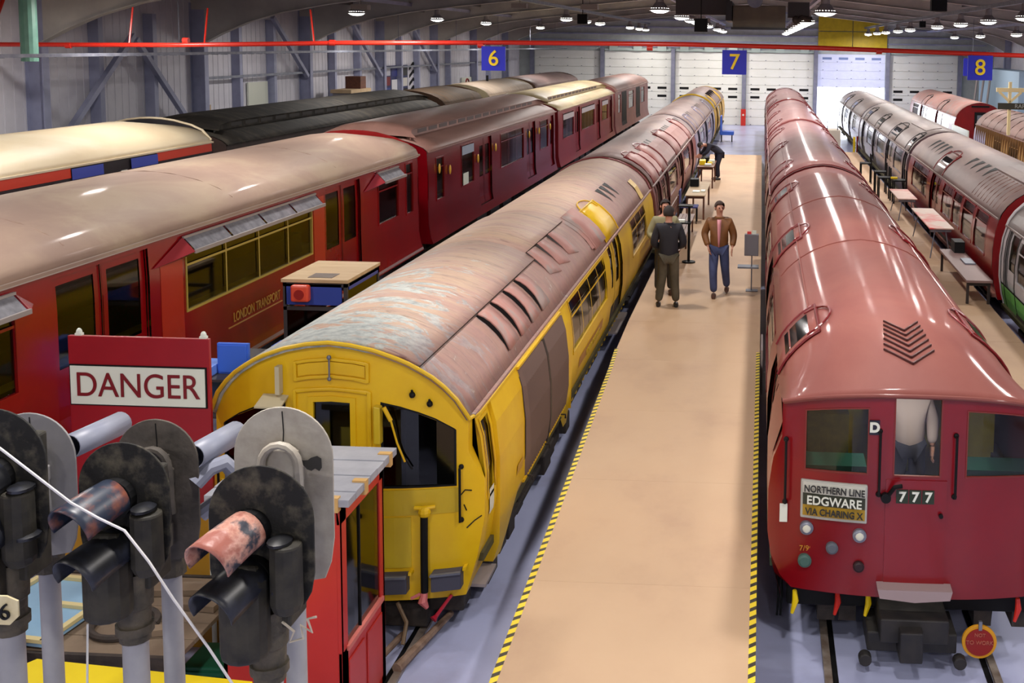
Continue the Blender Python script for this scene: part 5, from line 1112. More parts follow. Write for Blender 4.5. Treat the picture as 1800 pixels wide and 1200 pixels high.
pt = MB().prism([(-2.22+x*.1, 5.135, 3.60+z*.1) for x, z in ((-.3, .75), (.1, .62), (.35, .4), (.5, .05), (.72, -.12), (.95, -.1), (1.1, .02), (1.4, .12), (1.6, .0), (1.62, -.45), (1.5, -.62), (1.3, -.5), (1.12, -.62), (.9, -.55), (.78, -.4), (.62, -.35), (.5, -.5), (.3, -.2), (.1, .1), (-.1, .4))], (0, .002, 0)).build('peeled_patch', mat('peeled_dark', (52, 50, 48)), rC)
wl = tag(MB().tube([(-2.04, 4.62, 3.06), (-1.98, 4.6, 3.03), (-2.0, 4.6, 2.98), (-1.94, 4.6, 3.0), (-1.95, 4.6, 3.06), (-1.90, 4.6, 3.03), (-1.92, 4.6, 3.09), (-1.88, 4.6, 3.1)], .006, 5).build('tangled_wire', mat('wire_pale', (176, 166, 150))), 'loose tangle of pale wire below the right black signal head', 'wire')
np_ = thing('number_plate', (-3.36, 4.62, 3.0), 'cream number plate reading 86 at the left edge below the black signal head', 'plate')
MB().prism([(-3.45, 4.56, 3.03), (-3.22, 4.56, 3.03), (-3.18, 4.56, 3.07), (-3.18, 4.56, 3.14), (-3.23, 4.56, 3.16), (-3.45, 4.56, 3.16)], (0, .01, 0)).build('plate', CREAM, np_)
text('numeral', '86', .105, (-3.262, 4.552, 3.09), (1, 0, 0), (0, 0, 1), BLK, np_)
cb = tag(MB().tube([(-3.3, 4.36, 4.02), (-3.11, 4.38, 3.90), (-2.82, 4.40, 3.66), (-2.72, 4.42, 3.59), (-2.61, 4.42, 3.54), (-2.50, 4.4, 3.42), (-2.40, 4.4, 3.26), (-2.25, 4.38, 3.07), (-2.10, 4.36, 2.86), (-2.0, 4.34, 2.6)], .0055, 8).build('white_cable', mat('cable_white', (206, 204, 204), rough=.4), smooth=True), 'thin white cable slung across the three foreground signals', 'cable')
MB().tube([(-2.98, 4.75, 2.90), (-3.0, 4.72, 2.84)], [.012, .03], 8)
tag(MB().tube([(-2.985, 4.74, 2.95), (-2.99, 4.72, 2.6), (-2.98, 4.74, 1.2)], .005, 6).build('hanging_cord', mat('cord_white', (200, 200, 196))), 'thin white cord hanging down the post of the middle signal', 'cord')
# ------------------------------------------------------------------ danger board, cabinet, tables, booth near the signals
db = thing('danger_board', (-5.48, 9.6, 1.36), 'tall red board with a white panel reading DANGER, beside the yellow cab', 'sign')
MB().box(-6.12, -4.84, 9.6, 9.64, 1.36, 2.93).build('red_board', SIGNR, db, bevel=.004)
wp = MB().box(-6.11, -4.865, 9.588, 9.6, 2.305, 2.675).build('black_border', BLK, db); MB().box(-6.098, -4.877, 9.58, 9.59, 2.317, 2.663).build('white_panel', SIGNW, db)
text('lettering', 'DANGER', .312, (-5.488, 9.575, 2.487), (1, 0, 0), (0, 0, 1), LETR, db, sx=.90, bold=.0)
for x in (-6.03, -4.90): MB().sph((x, 9.63, 2.95), (.03, .02, .045), 10, 6).box(x-.03, x+.03, 9.61, 9.65, 2.88, 2.95).build('white_lug', SIGNW, db, smooth=False)
MB().tube([(-6.03, 9.665, 0), (-6.03, 9.665, 2.9)], .022, 8).tube([(-4.90, 9.665, 0), (-4.90, 9.665, 2.9)], .022, 8).parts('support_post', SIGNW, db)
oc = thing('ochre_cabinet', (-5.7, 9.9, 0), 'ochre painted low cabinet standing under the red DANGER board', 'cabinet')
OCH = mat('ochre_paint', (190, 140, 30), (176, 128, 26), .5, scale=1)
MB().box(-6.45, -4.9, 9.72, 9.97, 0, 1.34).build('body', OCH, oc, bevel=.008)
for k in range(2): MB().box(-6.42+k*.77, -5.68+k*.75, 9.705, 9.72, .08, 1.3).build('door', OCH, oc, bevel=.004)
MB().box(-6.5, -4.88, 9.7, 9.98, 1.34, 1.36).build('top', PALEW, oc)
tb = thing('workshop_bench', (-5.2, 8.6, .9), 'grimy wooden bench with a round cut-out between the signals and the red booth', 'table')
GW = mat('grimy_ply', (134, 116, 96), (104, 88, 72), .7, scale=2, lo=.3, hi=.7)
for k in range(5): MB().box(-6.1, -4.35, 8.02+k*.25, 8.262+k*.25, .86, .9).build('bench_board', GW, tb, bevel=.004)
MB().box(-6.1, -4.35, 7.98, 8.02, .76, .9).box(-6.1, -4.35, 9.28, 9.32, .76, .9).parts('apron', UND, tb)
for x in (-6.0, -4.45):
    for y in (8.1, 9.2): MB().box(x-.04, x+.04, y-.04, y+.04, 0, .86).build('leg', UND, tb)
rgp = thing('cast_ring', (-5.15, 8.45, .9), 'dark cast ring lying flat on the grimy bench', 'ring')
MB().tube([(-5.0+.24*math.cos(2*PI*k/28), 8.42+.24*math.sin(2*PI*k/28), .925) for k in range(29)], .03, 8, cap=False).build('ring', UND, rgp, smooth=True)
MB().box(-4.95, -4.8, 8.3, 8.33, .9, .93).build('lug', UND, rgp)
for k, (x, y, l, w_, a, lab) in enumerate(((-4.85, 9.0, .5, .16, .1, 'longer wooden batten at the back of the bench'), (-4.6, 8.75, .42, .12, -.1, 'wooden block lying right of the cast ring'), (-4.75, 8.3, .3, .1, .3, 'short offcut at the front of the bench'))):
    tag(MB().obox((x, y, .93), (l/2*math.cos(a), l/2*math.sin(a), 0), (-w_/2*math.sin(a), w_/2*math.cos(a), 0), (0, 0, .025)).build('timber_offcut', GW), lab, 'offcut')
bp_ = thing('framed_blue_panel', (-5.7, 8.6, .95), 'pale blue panel with cream framing lying on the bench left end', 'panel')
R_ = Matrix.Rotation(-.35, 4, 'Z')
def rot(cx, cy, x, y, z, a): return (cx+x*math.cos(a)-y*math.sin(a), cy+x*math.sin(a)+y*math.cos(a), z)
mb = MB(); mb.prism([rot(-5.75, 8.62, x, y, .92, -.12) for x, y in ((-.42, -.55), (.42, -.55), (.42, .45), (-.42, .45))], (0, 0, .03)); mb.build('sheet', mat('pale_blue_paint', (140, 178, 206), (128, 168, 198), .5, scale=2), bp_)
for (xa, ya, xb, yb_) in ((-.42, .42, .42, .42), (.40, -.55, .40, .45), (-.4, -.55, -.4, .45), (-.42, -.53, .42, -.53), (0, .0, .4, .0)):
    MB().bar(rot(-5.75, 8.62, xa, ya, .965, -.12), rot(-5.75, 8.62, xb, yb_, .965, -.12), .05, .03).build('cream_batten', mat('cream_batten_paint', (206, 192, 140), rough=.6), bp_)
ytb = thing('yellow_table', (-4.6, 7.4, .9), 'bright yellow topped table along the bottom left edge', 'table')
MB().prism([(-5.45, 6.6, .90), (-3.62, 6.6, .90), (-3.62, 7.68, .90), (-5.35, 7.86, .90), (-5.45, 7.7, .9)], (0, 0, .03)).build('table_top', mat('bright_yellow', (240, 216, 20), (232, 206, 16), .45, scale=2), ytb, bevel=.004)
for x, y in ((-5.3, 6.8), (-3.8, 6.8), (-5.3, 7.6), (-3.8, 7.5)): MB().box(x-.03, x+.03, y-.03, y+.03, 0, .9).build('leg', GREY, ytb)
tag(MB().prism([(-5.95, 7.55, .0), (-5.55, 7.55, .0), (-5.5, 7.93, .0), (-5.9, 7.93, .0)], (0, 0, 1.05)).build('maroon_box', REDM, bevel=.01), 'dark maroon box at the bottom left behind the signal posts', 'box')
gc = thing('green_crate', (-4.4, 8.75, .0), 'dark green plastic crate between the bench and the red booth', 'crate')
GRC = mat('crate_green', (22, 92, 66), rough=.5)
MB().box(-4.62, -4.2, 8.55, 8.95, 0, .5).build('crate_body', GRC, gc, bevel=.015); MB().box(-4.64, -4.18, 8.53, 8.97, .44, .47).build('rim', GRC, gc)
# red booth
bo = thing('red_booth', (-3.7, 8.8, 0), 'narrow red wooden booth with glazed side and grey boarded roof by the yellow train', 'booth')
bx0, bx1, by0, by1, bz = -4.15, -3.20, 8.32, 9.32, 2.02
for k in range(7): MB().box(bx0-.08, bx1+.10, by0-.08+k*.165, by0-.08+k*.165+.158, bz, bz+.06+.006*(k % 2)).build('roof_board', mat('roof_board_grey', (166, 168, 176), (148, 150, 160), .6, scale=3), bo, bevel=.004)
MB().box(bx0, bx1, by0, by0+.03, 0, bz).build('booth_wall', ORED, bo)
MB().box(bx0, bx0+.03, by0, by1, 0, .8).box(bx0, bx0+.03, by0, by1, 1.84, bz).box(bx0, bx0+.03, by0, by0+.12, .8, 1.84).box(bx0, bx0+.03, by1-.12, by1, .8, 1.84).build('booth_wall', mat('booth_beige', (196, 190, 160), rough=.6), bo)
MB().box(bx0, bx1, by1-.03, by1, 0, .8).box(bx0, bx1, by1-.03, by1, 1.84, bz).box(bx0, bx0+.12, by1-.03, by1, .8, 1.84).box(bx1-.12, bx1, by1-.03, by1, .8, 1.84).build('booth_wall', mat('booth_beige', (196, 190, 160)), bo)
fr = MB()
fr.box(bx1-.03, bx1, by0, by0+.13, 0, bz).box(bx1-.03, bx1, by1-.10, by1, 0, bz).box(bx1-.03, bx1, by0, by1, 1.84, bz).box(bx1-.03, bx1, by0, by1, 0, .80).build('glazed_side', ORED, bo, bevel=.004)
MB().box(bx1-.02, bx1-.012, by0+.13, by1-.1, .8, 1.84).build('glass_pane', glass('booth_glass', (216, 216, 196)), bo)
MB().box(bx1-.035, bx1-.0, by0+.42, by0+.435, .8, 1.84).build('glazing_bar', BLK, bo)
MB().box(bx1-.03, bx1+.02, by0+.1, by1-.07, .77, .81).build('sill', mat('sill_pale_red', (206, 110, 100)), bo)
for k in range(2): MB().box(bx1, bx1+.012, by0+.12+k*.42, by0+.48+k*.42, .1, .68).build('lower_panel', ORED, bo, bevel=.006)
for x, y in ((bx1+.09, by1-.1), (bx1+.09, by0+.3), (bx1+.0, by0-.06)): MB().box(x-.09, x+.02, y-.03, y+.03, bz-.04, bz+.075).build('brown_tape', mat('tape_tan', (200, 160, 100)), bo)
MB().box(bx0+.04, bx1-.04, by0+.04, by1-.04, .74, .78).build('counter', mat('booth_beige', (196, 190, 160)), bo)  # pale board added to brighten the inside seen through the glass
# glass display kiosk between the trains
kq = thing('display_kiosk', (-6.1, 16.2, 0), 'dark glass display kiosk with blue fascia, plywood top and red alarm sounder', 'kiosk')
kx0, kx1, ky0, ky1 = -6.72, -5.80, 15.5, 16.85
MB().box(kx0-.02, kx1+.02, ky0-.02, ky1, 2.16, 2.21).build('plywood_top', PALEW, kq, bevel=.004)
MB().box(-6.4, -6.05, ky0+.1, ky0+.4, 2.211, 2.216).build('lid_patch', mat('patch_grey', (110, 96, 88)), kq)
MB().box(kx0+.03, kx1-.08, ky0, ky0+.03, 1.84, 2.14).box(kx1-.03, kx1, ky0+.1, ky1, 2.05, 2.14).build('blue_fascia', mat('fascia_blue', (52, 72, 160), rough=.4), kq)
fr = MB()
for x in (kx0, kx1-.05):
    for y in (ky0, ky1-.05): fr.box(x, x+.05, y, y+.05, 0, 2.16)
for z in (.0, 1.76, 2.1):
    fr.box(kx0, kx1, ky0, ky0+.04, z, z+.05).box(kx0, kx1, ky1-.04, ky1, z, z+.05).box(kx1-.04, kx1, ky0, ky1, z, z+.05).box(kx0, kx0+.04, ky0, ky1, z, z+.05)
fr.build('metal_frame', DARKST, kq)
MB().box(kx0+.05, kx1-.05, ky0+.012, ky0+.02, .05, 1.76).box(kx1-.02, kx1-.012, ky0+.05, ky1-.05, .05, 2.1).build('glass_pane', GLD, kq)
for k, (x, col) in enumerate(((-6.5, (110, 70, 74)), (-6.1, (90, 56, 60)), (-5.98, (150, 146, 146)))): MB().box(x-.15, x+.15, ky0+.6, ky0+.65, .3, 1.7).build('display_panel', mat('display_%d' % k, col), kq)
al = MB().box(-6.57, -6.31, ky0-.12, ky0-.0, 1.90, 2.14).build('alarm_sounder', mat('alarm_red', (226, 84, 60), rough=.35), kq, bevel=.03)
MB().disc((-6.44, ky0-.125, 2.01), .07, (0, 1, 0), .02, 18).build('sounder_horn', mat('horn_dark_red', (150, 30, 24)), al)
# blue storage boxes on a rack between red carriage and yellow cab
rk = thing('storage_rack', (-6.4, 13.3, 0), 'dark storage rack holding blue boxes left of the yellow cab', 'rack')
for z in (.5, 1.05, 1.5): MB().box(-6.9, -5.75, 13.0, 14.4, z-.03, z).build('shelf', DARKST, rk)
for x in (-6.88, -5.78):
    for y in (13.02, 14.36): MB().box(x-.02, x+.02, y-.02, y+.02, 0, 1.5).build('upright', DARKST, rk)
BB = mat('box_blue', (64, 112, 226), rough=.4); BBL = mat('box_light_blue', (110, 150, 236), rough=.4)
for k, (x0, x1, y0_, y1_, z0, z1, m_, lab) in enumerate(((-6.58, -6.19, 13.25, 13.3, 1.5, 1.88, BB, 'upright blue panel case on top of the rack'), (-6.87, -6.59, 13.05, 13.5, 1.5, 1.62, BBL, 'pale blue tray left of the upright blue case'), (-6.85, -6.6, 13.1, 13.5, 1.1, 1.42, BB, 'blue bin on the rack middle shelf'), (-6.2, -6.08, 13.9, 14.2, 1.5, 1.68, BB, 'blue tub half hidden behind the yellow roof edge'), (-6.5, -6.1, 13.31, 13.7, 1.5, 1.56, SIGNW, 'white sheet on top of the rack beneath the blue case'))):
    m2 = MB().box(x0, x1, y0_, y1_, z0, z1)
    if k == 0: m2.box(x0+.02, x1-.02, y0_-.01, y0_, z0+.02, z1-.02)
    tag(m2.build('blue_box' if k != 4 else 'paper_sheet', m_, bevel=.01), lab, 'box' if k != 4 else 'paper')
0 and tag(MB().box(-5.95, -5.6, 14.6, 14.9, 0, 1.98).build('blue_bin', BB, bevel=.03), 'tall blue bin right beside the rack behind the yellow roof', 'bin')
# ------------------------------------------------------------------ boardwalk furniture
def table(name, x0, x1, y0, y1, z, zf, top_m, leg_m, lab, cat='table', trestle=False, th=.03):
    t = thing(name, ((x0+x1)/2, (y0+y1)/2, zf), lab, cat); zf += .004
    MB().box(x0, x1, y0, y1, z-th, z).build('table_top', top_m, t, bevel=.006)
    for x in (x0+.05, x1-.05):
        for y in (y0+.12, y1-.12):
            if trestle: MB().tube([((x0+x1)/2+(x-(x0+x1)/2)*.5, y+(.12 if y < (y0+y1)/2 else -.12), z-th), (x, y, zf)], .014, 6).build('leg', leg_m, t)
            else: MB().box(x-.025, x+.025, y-.025, y+.025, zf, z-th).build('leg', leg_m, t)
    MB().box(x0+.04, x1-.04, (y0+.13), (y0+.15), z-th-.08, z-th).box(x0+.04, x1-.04, y1-.15, y1-.13, z-th-.08, z-th).parts('cross_rail', leg_m, t)
    return t
def items(base, defs):
    for (nm, x0, x1, y0, y1, z0, z1, m_, lab) in defs: tag(MB().box(x0, x1, y0, y1, z0, z1).build(nm, m_, bevel=.004), lab, nm.split('_')[-1])
# brown slatted bench
bn = thing('platform_bench', (-1.95, 27, .7), 'long dark brown bench behind the men on the boardwalk', 'bench')
for k in range(4): MB().box(-2.12+k*.1, -2.03+k*.1, 24.2, 29.6, 1.12, 1.15).build('slat', WOOD, bn)
for k in range(3): MB().box(-2.2, -2.17, 24.2, 29.6, 1.25+k*.14, 1.35+k*.14).build('back_slat', WOOD, bn)
for y in (24.4, 26.9, 29.4):
    MB().box(-2.14, -2.10, y-.03, y+.03, .7, 1.12).box(-1.80, -1.76, y-.03, y+.03, .7, 1.12).box(-2.18, -2.14, y-.03, y+.03, .7, 1.66).box(-2.14, -1.76, y-.03, y+.03, 1.07, 1.12).build('leg', WOOD, bn)
mst = thing('display_post', (-1.60, 25.2, .7), 'slim black display post with two small trays behind the dark-jacketed man', 'post')
MB().tube([(-1.60, 25.2, .7), (-1.60, 25.2, 2.02)], .03, 8).build('pole', BLK, mst); MB().box(-1.83, -1.51, 25.0, 25.3, 1.98, 2.01).build('tray', BLK, mst); MB().box(-1.85, -1.55, 25.0, 25.3, 1.6, 1.63).build('tray', BLK, mst); MB().disc((-1.60, 25.2, .715), .15, (0, 0, 1), .03, 16).build('foot', BLK, mst)
MB().box(-1.83, -1.69, 25.05, 25.2, 1.63, 1.68).build('leaflets', SIGNW, mst)
t1 = table('sales_table', -2.12, -1.55, 31.4, 34.6, 1.4, .7, PALEW, WOOD, 'long sales table behind the blue chair on the boardwalk')
ch_ = thing('blue_chair', (-2.05, 31.0, .7), 'blue chair at the near end of the long sales table', 'chair')
CB = mat('chair_blue', (62, 66, 130), rough=.6)
MB().box(-2.2, -1.72, 30.7, 31.2, 1.13, 1.18).build('seat', CB, ch_, bevel=.02); MB().box(-2.24, -2.2, 30.7, 31.2, 1.25, 1.62).build('backrest', CB, ch_, bevel=.02)
for x in (-2.2, -1.76):
    for y in (30.73, 31.17): MB().tube([(x, y, .7), (x, y, 1.13)], .015, 6).build('leg', BLK, ch_)
items(None, [('white_leaflets', -1.95, -1.75, 32.0, 32.3, 1.4, 1.43, SIGNW, 'left stack of white leaflets on the sales table by the blue chair'), ('white_leaflets', -1.72, -1.6, 32.1, 32.4, 1.4, 1.44, SIGNW, 'right stack of white leaflets on the sales table by the blue chair'), ('dark_bag', -2.1, -1.85, 33.3, 33.7, 1.4, 1.62, BLK, 'black and yellow bag on the far end of the sales table')])
t2 = table('sales_table', -2.2, -1.62, 38.4, 40.6, 1.45, .7, WOOD, WOOD, 'dark wooden sales table in front of the bending figure')
items(None, [('white_box', -1.95, -1.72, 38.6, 38.9, 1.45, 1.52, SIGNW, 'white box at the near edge of the dark sales table'), ('white_booklet', -1.85, -1.65, 39.5, 39.9, 1.45, 1.56, SIGNW, 'white booklet pile at the right of the dark sales table'), ('yellow_bag', -2.15, -1.95, 39.0, 39.5, 1.45, 1.6, SYEL, 'yellow bag on the left of the dark sales table'), ('black_bag', -2.0, -1.85, 39.7, 40.2, 1.45, 1.64, BLK, 'black bag at the back of the dark sales table'), ('yellow_packet', -1.88, -1.72, 39.2, 39.4, 1.45, 1.53, SYEL, 'yellow packet in the middle of the dark sales table')])
ls = thing('leaflet_stand', (-.16, 22.4, .7), 'small grey leaflet box on a slim pole near the boardwalk edge', 'stand')
MB().box(-.27, -.03, 22.3, 22.5, .7, .715).build('base_plate', GREY, ls); MB().tube([(-.16, 22.4, .7), (-.16, 22.4, 1.42)], .012, 8).build('pole', GREY, ls)
MB().box(-.31, -.03, 22.3, 22.45, 1.42, 1.85).build('leaflet_box', mat('box_grey', (112, 108, 116), rough=.5), ls, bevel=.01)
MB().box(-.26, -.18, 22.35, 22.4, 1.85, 1.9).build('red_leaflet', mat('leaflet_red', (220, 60, 60)), ls); MB().box(-.16, -.08, 22.35, 22.4, 1.85, 1.92).build('white_leaflet', SIGNW, ls)
MB().box(-.44, -.02, 22.32, 22.6, 1.16, 1.19).build('shelf', GREY, ls)
gr_ = thing('blue_trolley', (-2.6, 66, 0), 'small blue trolley beside the far end of the yellow train', 'trolley')
MB().box(-2.45, -1.65, 65.5, 66.5, .4, .6).box(-2.45, -2.35, 65.5, 66.5, .6, 1.5).build('trolley_body', BB, gr_, bevel=.03)
for x in (-2.35, -1.75): MB().disc((x, 65.6, .2), .2, (1, 0, 0), .06, 14).build('wheel', BLK, gr_)
# right aisle
tr_ = table('trestle_table', 3.95, 4.45, 21.6, 25.0, 1.18, .7, mat('dusty_bench', (140, 112, 108)), mat('iron_dark', (50, 40, 40)), 'dusty low bench table nearest the camera on the right boardwalk', th=.05)
items(None, [('dark_bag', 4.2, 4.42, 24.5, 25.0, 1.18, 1.42, BLK, 'black bag on the far end of the dusty low bench table'), ('silver_tray', 4.2, 4.42, 23.2, 23.8, 1.18, 1.21, GALV, 'silver tray on the dusty low bench table')])
table('trestle_table', 3.92, 4.48, 26.3, 29.6, 1.43, .7, mat('red_cream_cloth', (216, 70, 66), (214, 190, 176), .5, scale=.55, lo=.42, hi=.52), GALV, 'folding table with a red and cream top, middle of the right boardwalk', trestle=True)
table('trestle_table', 3.85, 4.4, 32.0, 34.2, 1.35, .7, mat('pink_cream_cloth', (226, 190, 178), (206, 120, 110), .5, scale=.9, lo=.5, hi=.66), GALV, 'small folding table with a pinkish top, farthest on the right boardwalk', trestle=True)
for k, (x, y, lab) in enumerate(((3.75, 41.0, 'black stool frame leftmost beside the aluminium carriage'), (4.0, 38.3, 'black stool frame in the middle by the aluminium carriage'), (4.35, 35.9, 'black chair frame nearest the red carriage doors'), (3.95, 36.6, 'black stool frame in front of the folding tables'))):
    s_ = thing('black_stool', (x, y, .7), lab, 'stool')
    MB().box(x-.2, x+.2, y-.25, y+.25, 1.4, 1.44).build('seat', BLK, s_)
    for q in (-.18, .18):
        for w_ in (-.22, .22): MB().box(x+q-.02, x+q+.02, y+w_-.02, y+w_+.02, .7, 1.4+(.35 if q > 0 else 0)).build('leg', BLK, s_)
items(None, [('yellow_book', 4.1, 4.3, 36.0, 36.13, 1.442, 1.5, SYEL, 'yellow book on the black chair frame')])
cbx = thing('white_counter', (3.35, 55, .0), 'off-white counter box in the glare before the open doorway', 'counter')
MB().box(3.0, 3.75, 54.5, 56, 0, 1.6).build('counter_body', mat('counter_white', (214, 204, 190), rough=.6), cbx, bevel=.02); MB().tube([(3.1, 54.6, 1.6), (3.1, 54.6, 2.0), (3.6, 54.6, 2.0), (3.6, 54.6, 1.6)], .03, 6).build('handle', GREY, cbx)
# ------------------------------------------------------------------ people
SKIN = mat('skin', (196, 142, 120), rough=.5); HAIRD = mat('hair_dark', (44, 36, 34), rough=.8); SHOE = mat('shoe_brown', (84, 56, 46), rough=.5); SHOEB = mat('shoe_black', (24, 24, 26), rough=.4)
def skinmesh(name, J, E_, R_, mt, parent, M, sub=2):
    me = bpy.data.meshes.new(name); me.from_pydata([J[k] for k in J], [(list(J).index(a), list(J).index(b_)) for a, b_ in E_], [])
    ob = bpy.data.objects.new(name+'_tmp', me); COL.objects.link(ob)
    ob.modifiers.new('skin', 'SKIN'); ob.modifiers['skin'].use_smooth_shade = True
    for i, k in enumerate(J):
        r = R_[k]; me.skin_vertices[0].data[i].radius = r if isinstance(r, tuple) else (r, r)
    me.skin_vertices[0].data[0].use_root = True
    sm = ob.modifiers.new('sub', 'SUBSURF'); sm.levels = sub; sm.render_levels = sub
    bpy.context.view_layer.update()
    m2 = bpy.data.meshes.new_from_object(ob.evaluated_get(bpy.context.evaluated_depsgraph_get())); bpy.data.objects.remove(ob)
    m2.transform(M); m2.materials.clear(); m2.materials.append(mt); m2.name = name
    m2.polygons.foreach_set('use_smooth', [True]*len(m2.polygons)); m2.polygons.foreach_set('material_index', [0]*len(m2.polygons))
    o = bpy.data.objects.new(name, m2); COL.objects.link(o); o.parent = parent; ORG[o.name] = ORG[parent.name]; return o
def person(loc, rz_, label, J, jacket, trouser, hair=HAIRD, shoe=SHOE, shirt=None, height=1.0, collar=None):
    """J: joints in local metres, facing -y"""
    t = thing('person', loc, label, 'person')
    M = Matrix.Rotation(rz_, 4, 'Z') @ Matrix.Scale(height, 4)
    jn = {k: Vector(v) for k, v in J.items() if k != 'pockets'}
    def tf(mb): mb.v = [tuple(M @ Vector(p)+Vector(loc)) for p in mb.v]; return mb
    h = jn['head']; nk = jn['neck']; up = (h-nk).normalized()
    B = {k: tuple(v) for k, v in jn.items()}
    order = ['pelvis', 'spine', 'chest', 'neck', 'skull0', 'skull1', 'skull2', 'shl', 'ell', 'wrl', 'shr', 'elr', 'wrr', 'hpl', 'knl', 'anl', 'hpr', 'knr', 'anr']
    B['skull0'] = tuple(nk+up*.07); B['skull1'] = tuple(h+Vector((0, -.005, 0))); B['skull2'] = tuple(h+up*.075)
    E_ = [('pelvis', 'spine'), ('spine', 'chest'), ('chest', 'neck'), ('neck', 'skull0'), ('skull0', 'skull1'), ('skull1', 'skull2'), ('chest', 'shl'), ('shl', 'ell'), ('ell', 'wrl'), ('chest', 'shr'), ('shr', 'elr'), ('elr', 'wrr'), ('pelvis', 'hpl'), ('hpl', 'knl'), ('knl', 'anl'), ('pelvis', 'hpr'), ('hpr', 'knr'), ('knr', 'anr')]
    RR = dict(pelvis=(.13, .10), spine=(.13, .10), chest=(.15, .10), neck=.055, skull0=.062, skull1=(.082, .098), skull2=(.066, .08), shl=.062, ell=.045, wrl=.03, shr=.062, elr=.045, wrr=.03, hpl=.09, knl=.06, anl=.04, hpr=.09, knr=.06, anr=.04)
    skinmesh('body', {k: B[k] for k in order}, E_, RR, SKIN, t, M)
    o2 = ['hem', 'spine', 'chest', 'shl', 'ell', 'cfl', 'shr', 'elr', 'cfr', 'col']
    B['hem'] = tuple(jn['pelvis']+(jn['pelvis']-jn['spine'])*.75); B['col'] = tuple(jn['chest']+(nk-jn['chest'])*.75)
    for a, b_, c_ in (('cfl', 'ell', 'wrl'), ('cfr', 'elr', 'wrr')): B[c_.replace('wr', 'cf')] = tuple(jn[b_]+(jn[c_]-jn[b_])*.93)
    skinmesh('jacket', {k: B[k] for k in o2}, [('hem', 'spine'), ('spine', 'chest'), ('chest', 'shl'), ('shl', 'ell'), ('ell', 'cfl'), ('chest', 'shr'), ('shr', 'elr'), ('elr', 'cfr'), ('chest', 'col')],
             dict(hem=(.195, .145), spine=(.185, .145), chest=(.19, .14), shl=.092, ell=.076, cfl=.056, shr=.092, elr=.076, cfr=.056, col=.085), jacket, t, M)
    o3 = ['pelvis', 'hpl', 'knl', 'bol', 'hpr', 'knr', 'bor']
    for a, b_, c_ in (('bol', 'knl', 'anl'), ('bor', 'knr', 'anr')): B[a] = tuple(jn[b_]+(jn[c_]-jn[b_])*1.0)
    skinmesh('trousers', {k: B[k] for k in o3}, [('pelvis', 'hpl'), ('hpl', 'knl'), ('knl', 'bol'), ('pelvis', 'hpr'), ('hpr', 'knr'), ('knr', 'bor')],
             dict(pelvis=(.15, .12), hpl=.115, knl=.085, bol=.072, hpr=.115, knr=.085, bor=.072), trouser, t, M)
    for a, k in (('anl', 'knl'), ('anr', 'knr')):
        p = jn[a]; f = Vector(J.get('toe'+a[-1], (p.x, p.y-.2, p.z-.05)))-p; f.z = 0; f.normalize()
        mb = MB(); z0 = p.z-.085
        mb.tube([p-f*.07+Vector((0, 0, -.05)), p+f*.0+Vector((0, 0, -.045)), p+f*.10+Vector((0, 0, -.055)), p+f*.18+Vector((0, 0, -.062))], [.038, .048, .045, .03], 10)
        tf(mb).build('shoe', shoe, t, smooth=True)
    for sgn, a, e_ in ((1, 'wrl', 'ell'), (-1, 'wrr', 'elr')):
        if J.get('pockets') : continue
        p = jn[a]; d = (p-jn[e_]).normalized(); sd = d.cross(Vector((0, 1, 0)) if abs(d.y) < .8 else Vector((0, 0, 1))).normalized(); n_ = d.cross(sd)
        mb = MB().obox(p+d*.05, sd*.016, n_*.04, d*.05)
        for q, L in zip((-.03, -.01, .01, .03), (.06, .075, .07, .055)):
            s0 = p+d*.10+n_*q; mb.tube([s0-d*.02, s0+d*L*.5, s0+d*L*.9+sd*.018], [.009, .009, .007], 6)
        s0 = p+d*.04+n_*.04; mb.tube([s0-n_*.01, s0+n_*.025+d*.03, s0+n_*.03+d*.06], [.011, .010, .008], 6)
        tf(mb).build('hand', SKIN, t, smooth=True, bevel=.0)
    # face and hair
    fz = Vector(J.get('face', (0, -1, 0))).normalized(); fz = (fz-up*fz.dot(up)).normalized(); sx = up.cross(fz)
    hd = MB().tube([h+fz*.085+up*.02, h+fz*.115-up*.01, h+fz*.10-up*.03], [.010, .017, .014], 8); tf(hd).build('nose', SKIN, t, smooth=True)
    for q in (-1, 1):
        tf(MB().sph(h+fz*.088+sx*.032*q+up*.02, .012, 8, 6)).build('eye', mat('eye_dark', (50, 44, 40), rough=.2), t, smooth=True)
        tf(MB().sph(h+sx*.088*q-up*.0, (.014, .022, .032), 8, 6)).build('ear', SKIN, t, smooth=True)
    tf(MB().obox(h+fz*.092-up*.05, sx*.022, fz*.006, up*.004)).build('mouth', mat('lips', (150, 84, 78)), t)
    hm = MB(); n = 16; mrows = 8; G = []
    for j in range(mrows+1):
        ph = PI*.5*j/mrows*1.35; row = []
        for k in range(n+1):
            a = 2*PI*k/n; fr_ = max(0, math.sin(a)); ph = min(PI*.5*j/mrows*1.35, 2.12-1.25*min(1, fr_*1.5)); dv = sx*math.cos(a)*math.sin(ph)*.098+fz*math.sin(a)*math.sin(ph)*.112+up*(math.cos(ph)*.125)
            front = max(0, math.sin(a)); lim = up*(.055*front*max(0, math.sin(ph))-.0)
            row.append(h+dv+up*.012+lim*(1 if ph > .9 else 0)-fz*.01)
        G.append(row)
    hm.grid(G); tf(hm).build('hair', hair, t, smooth=True, solid=.008)
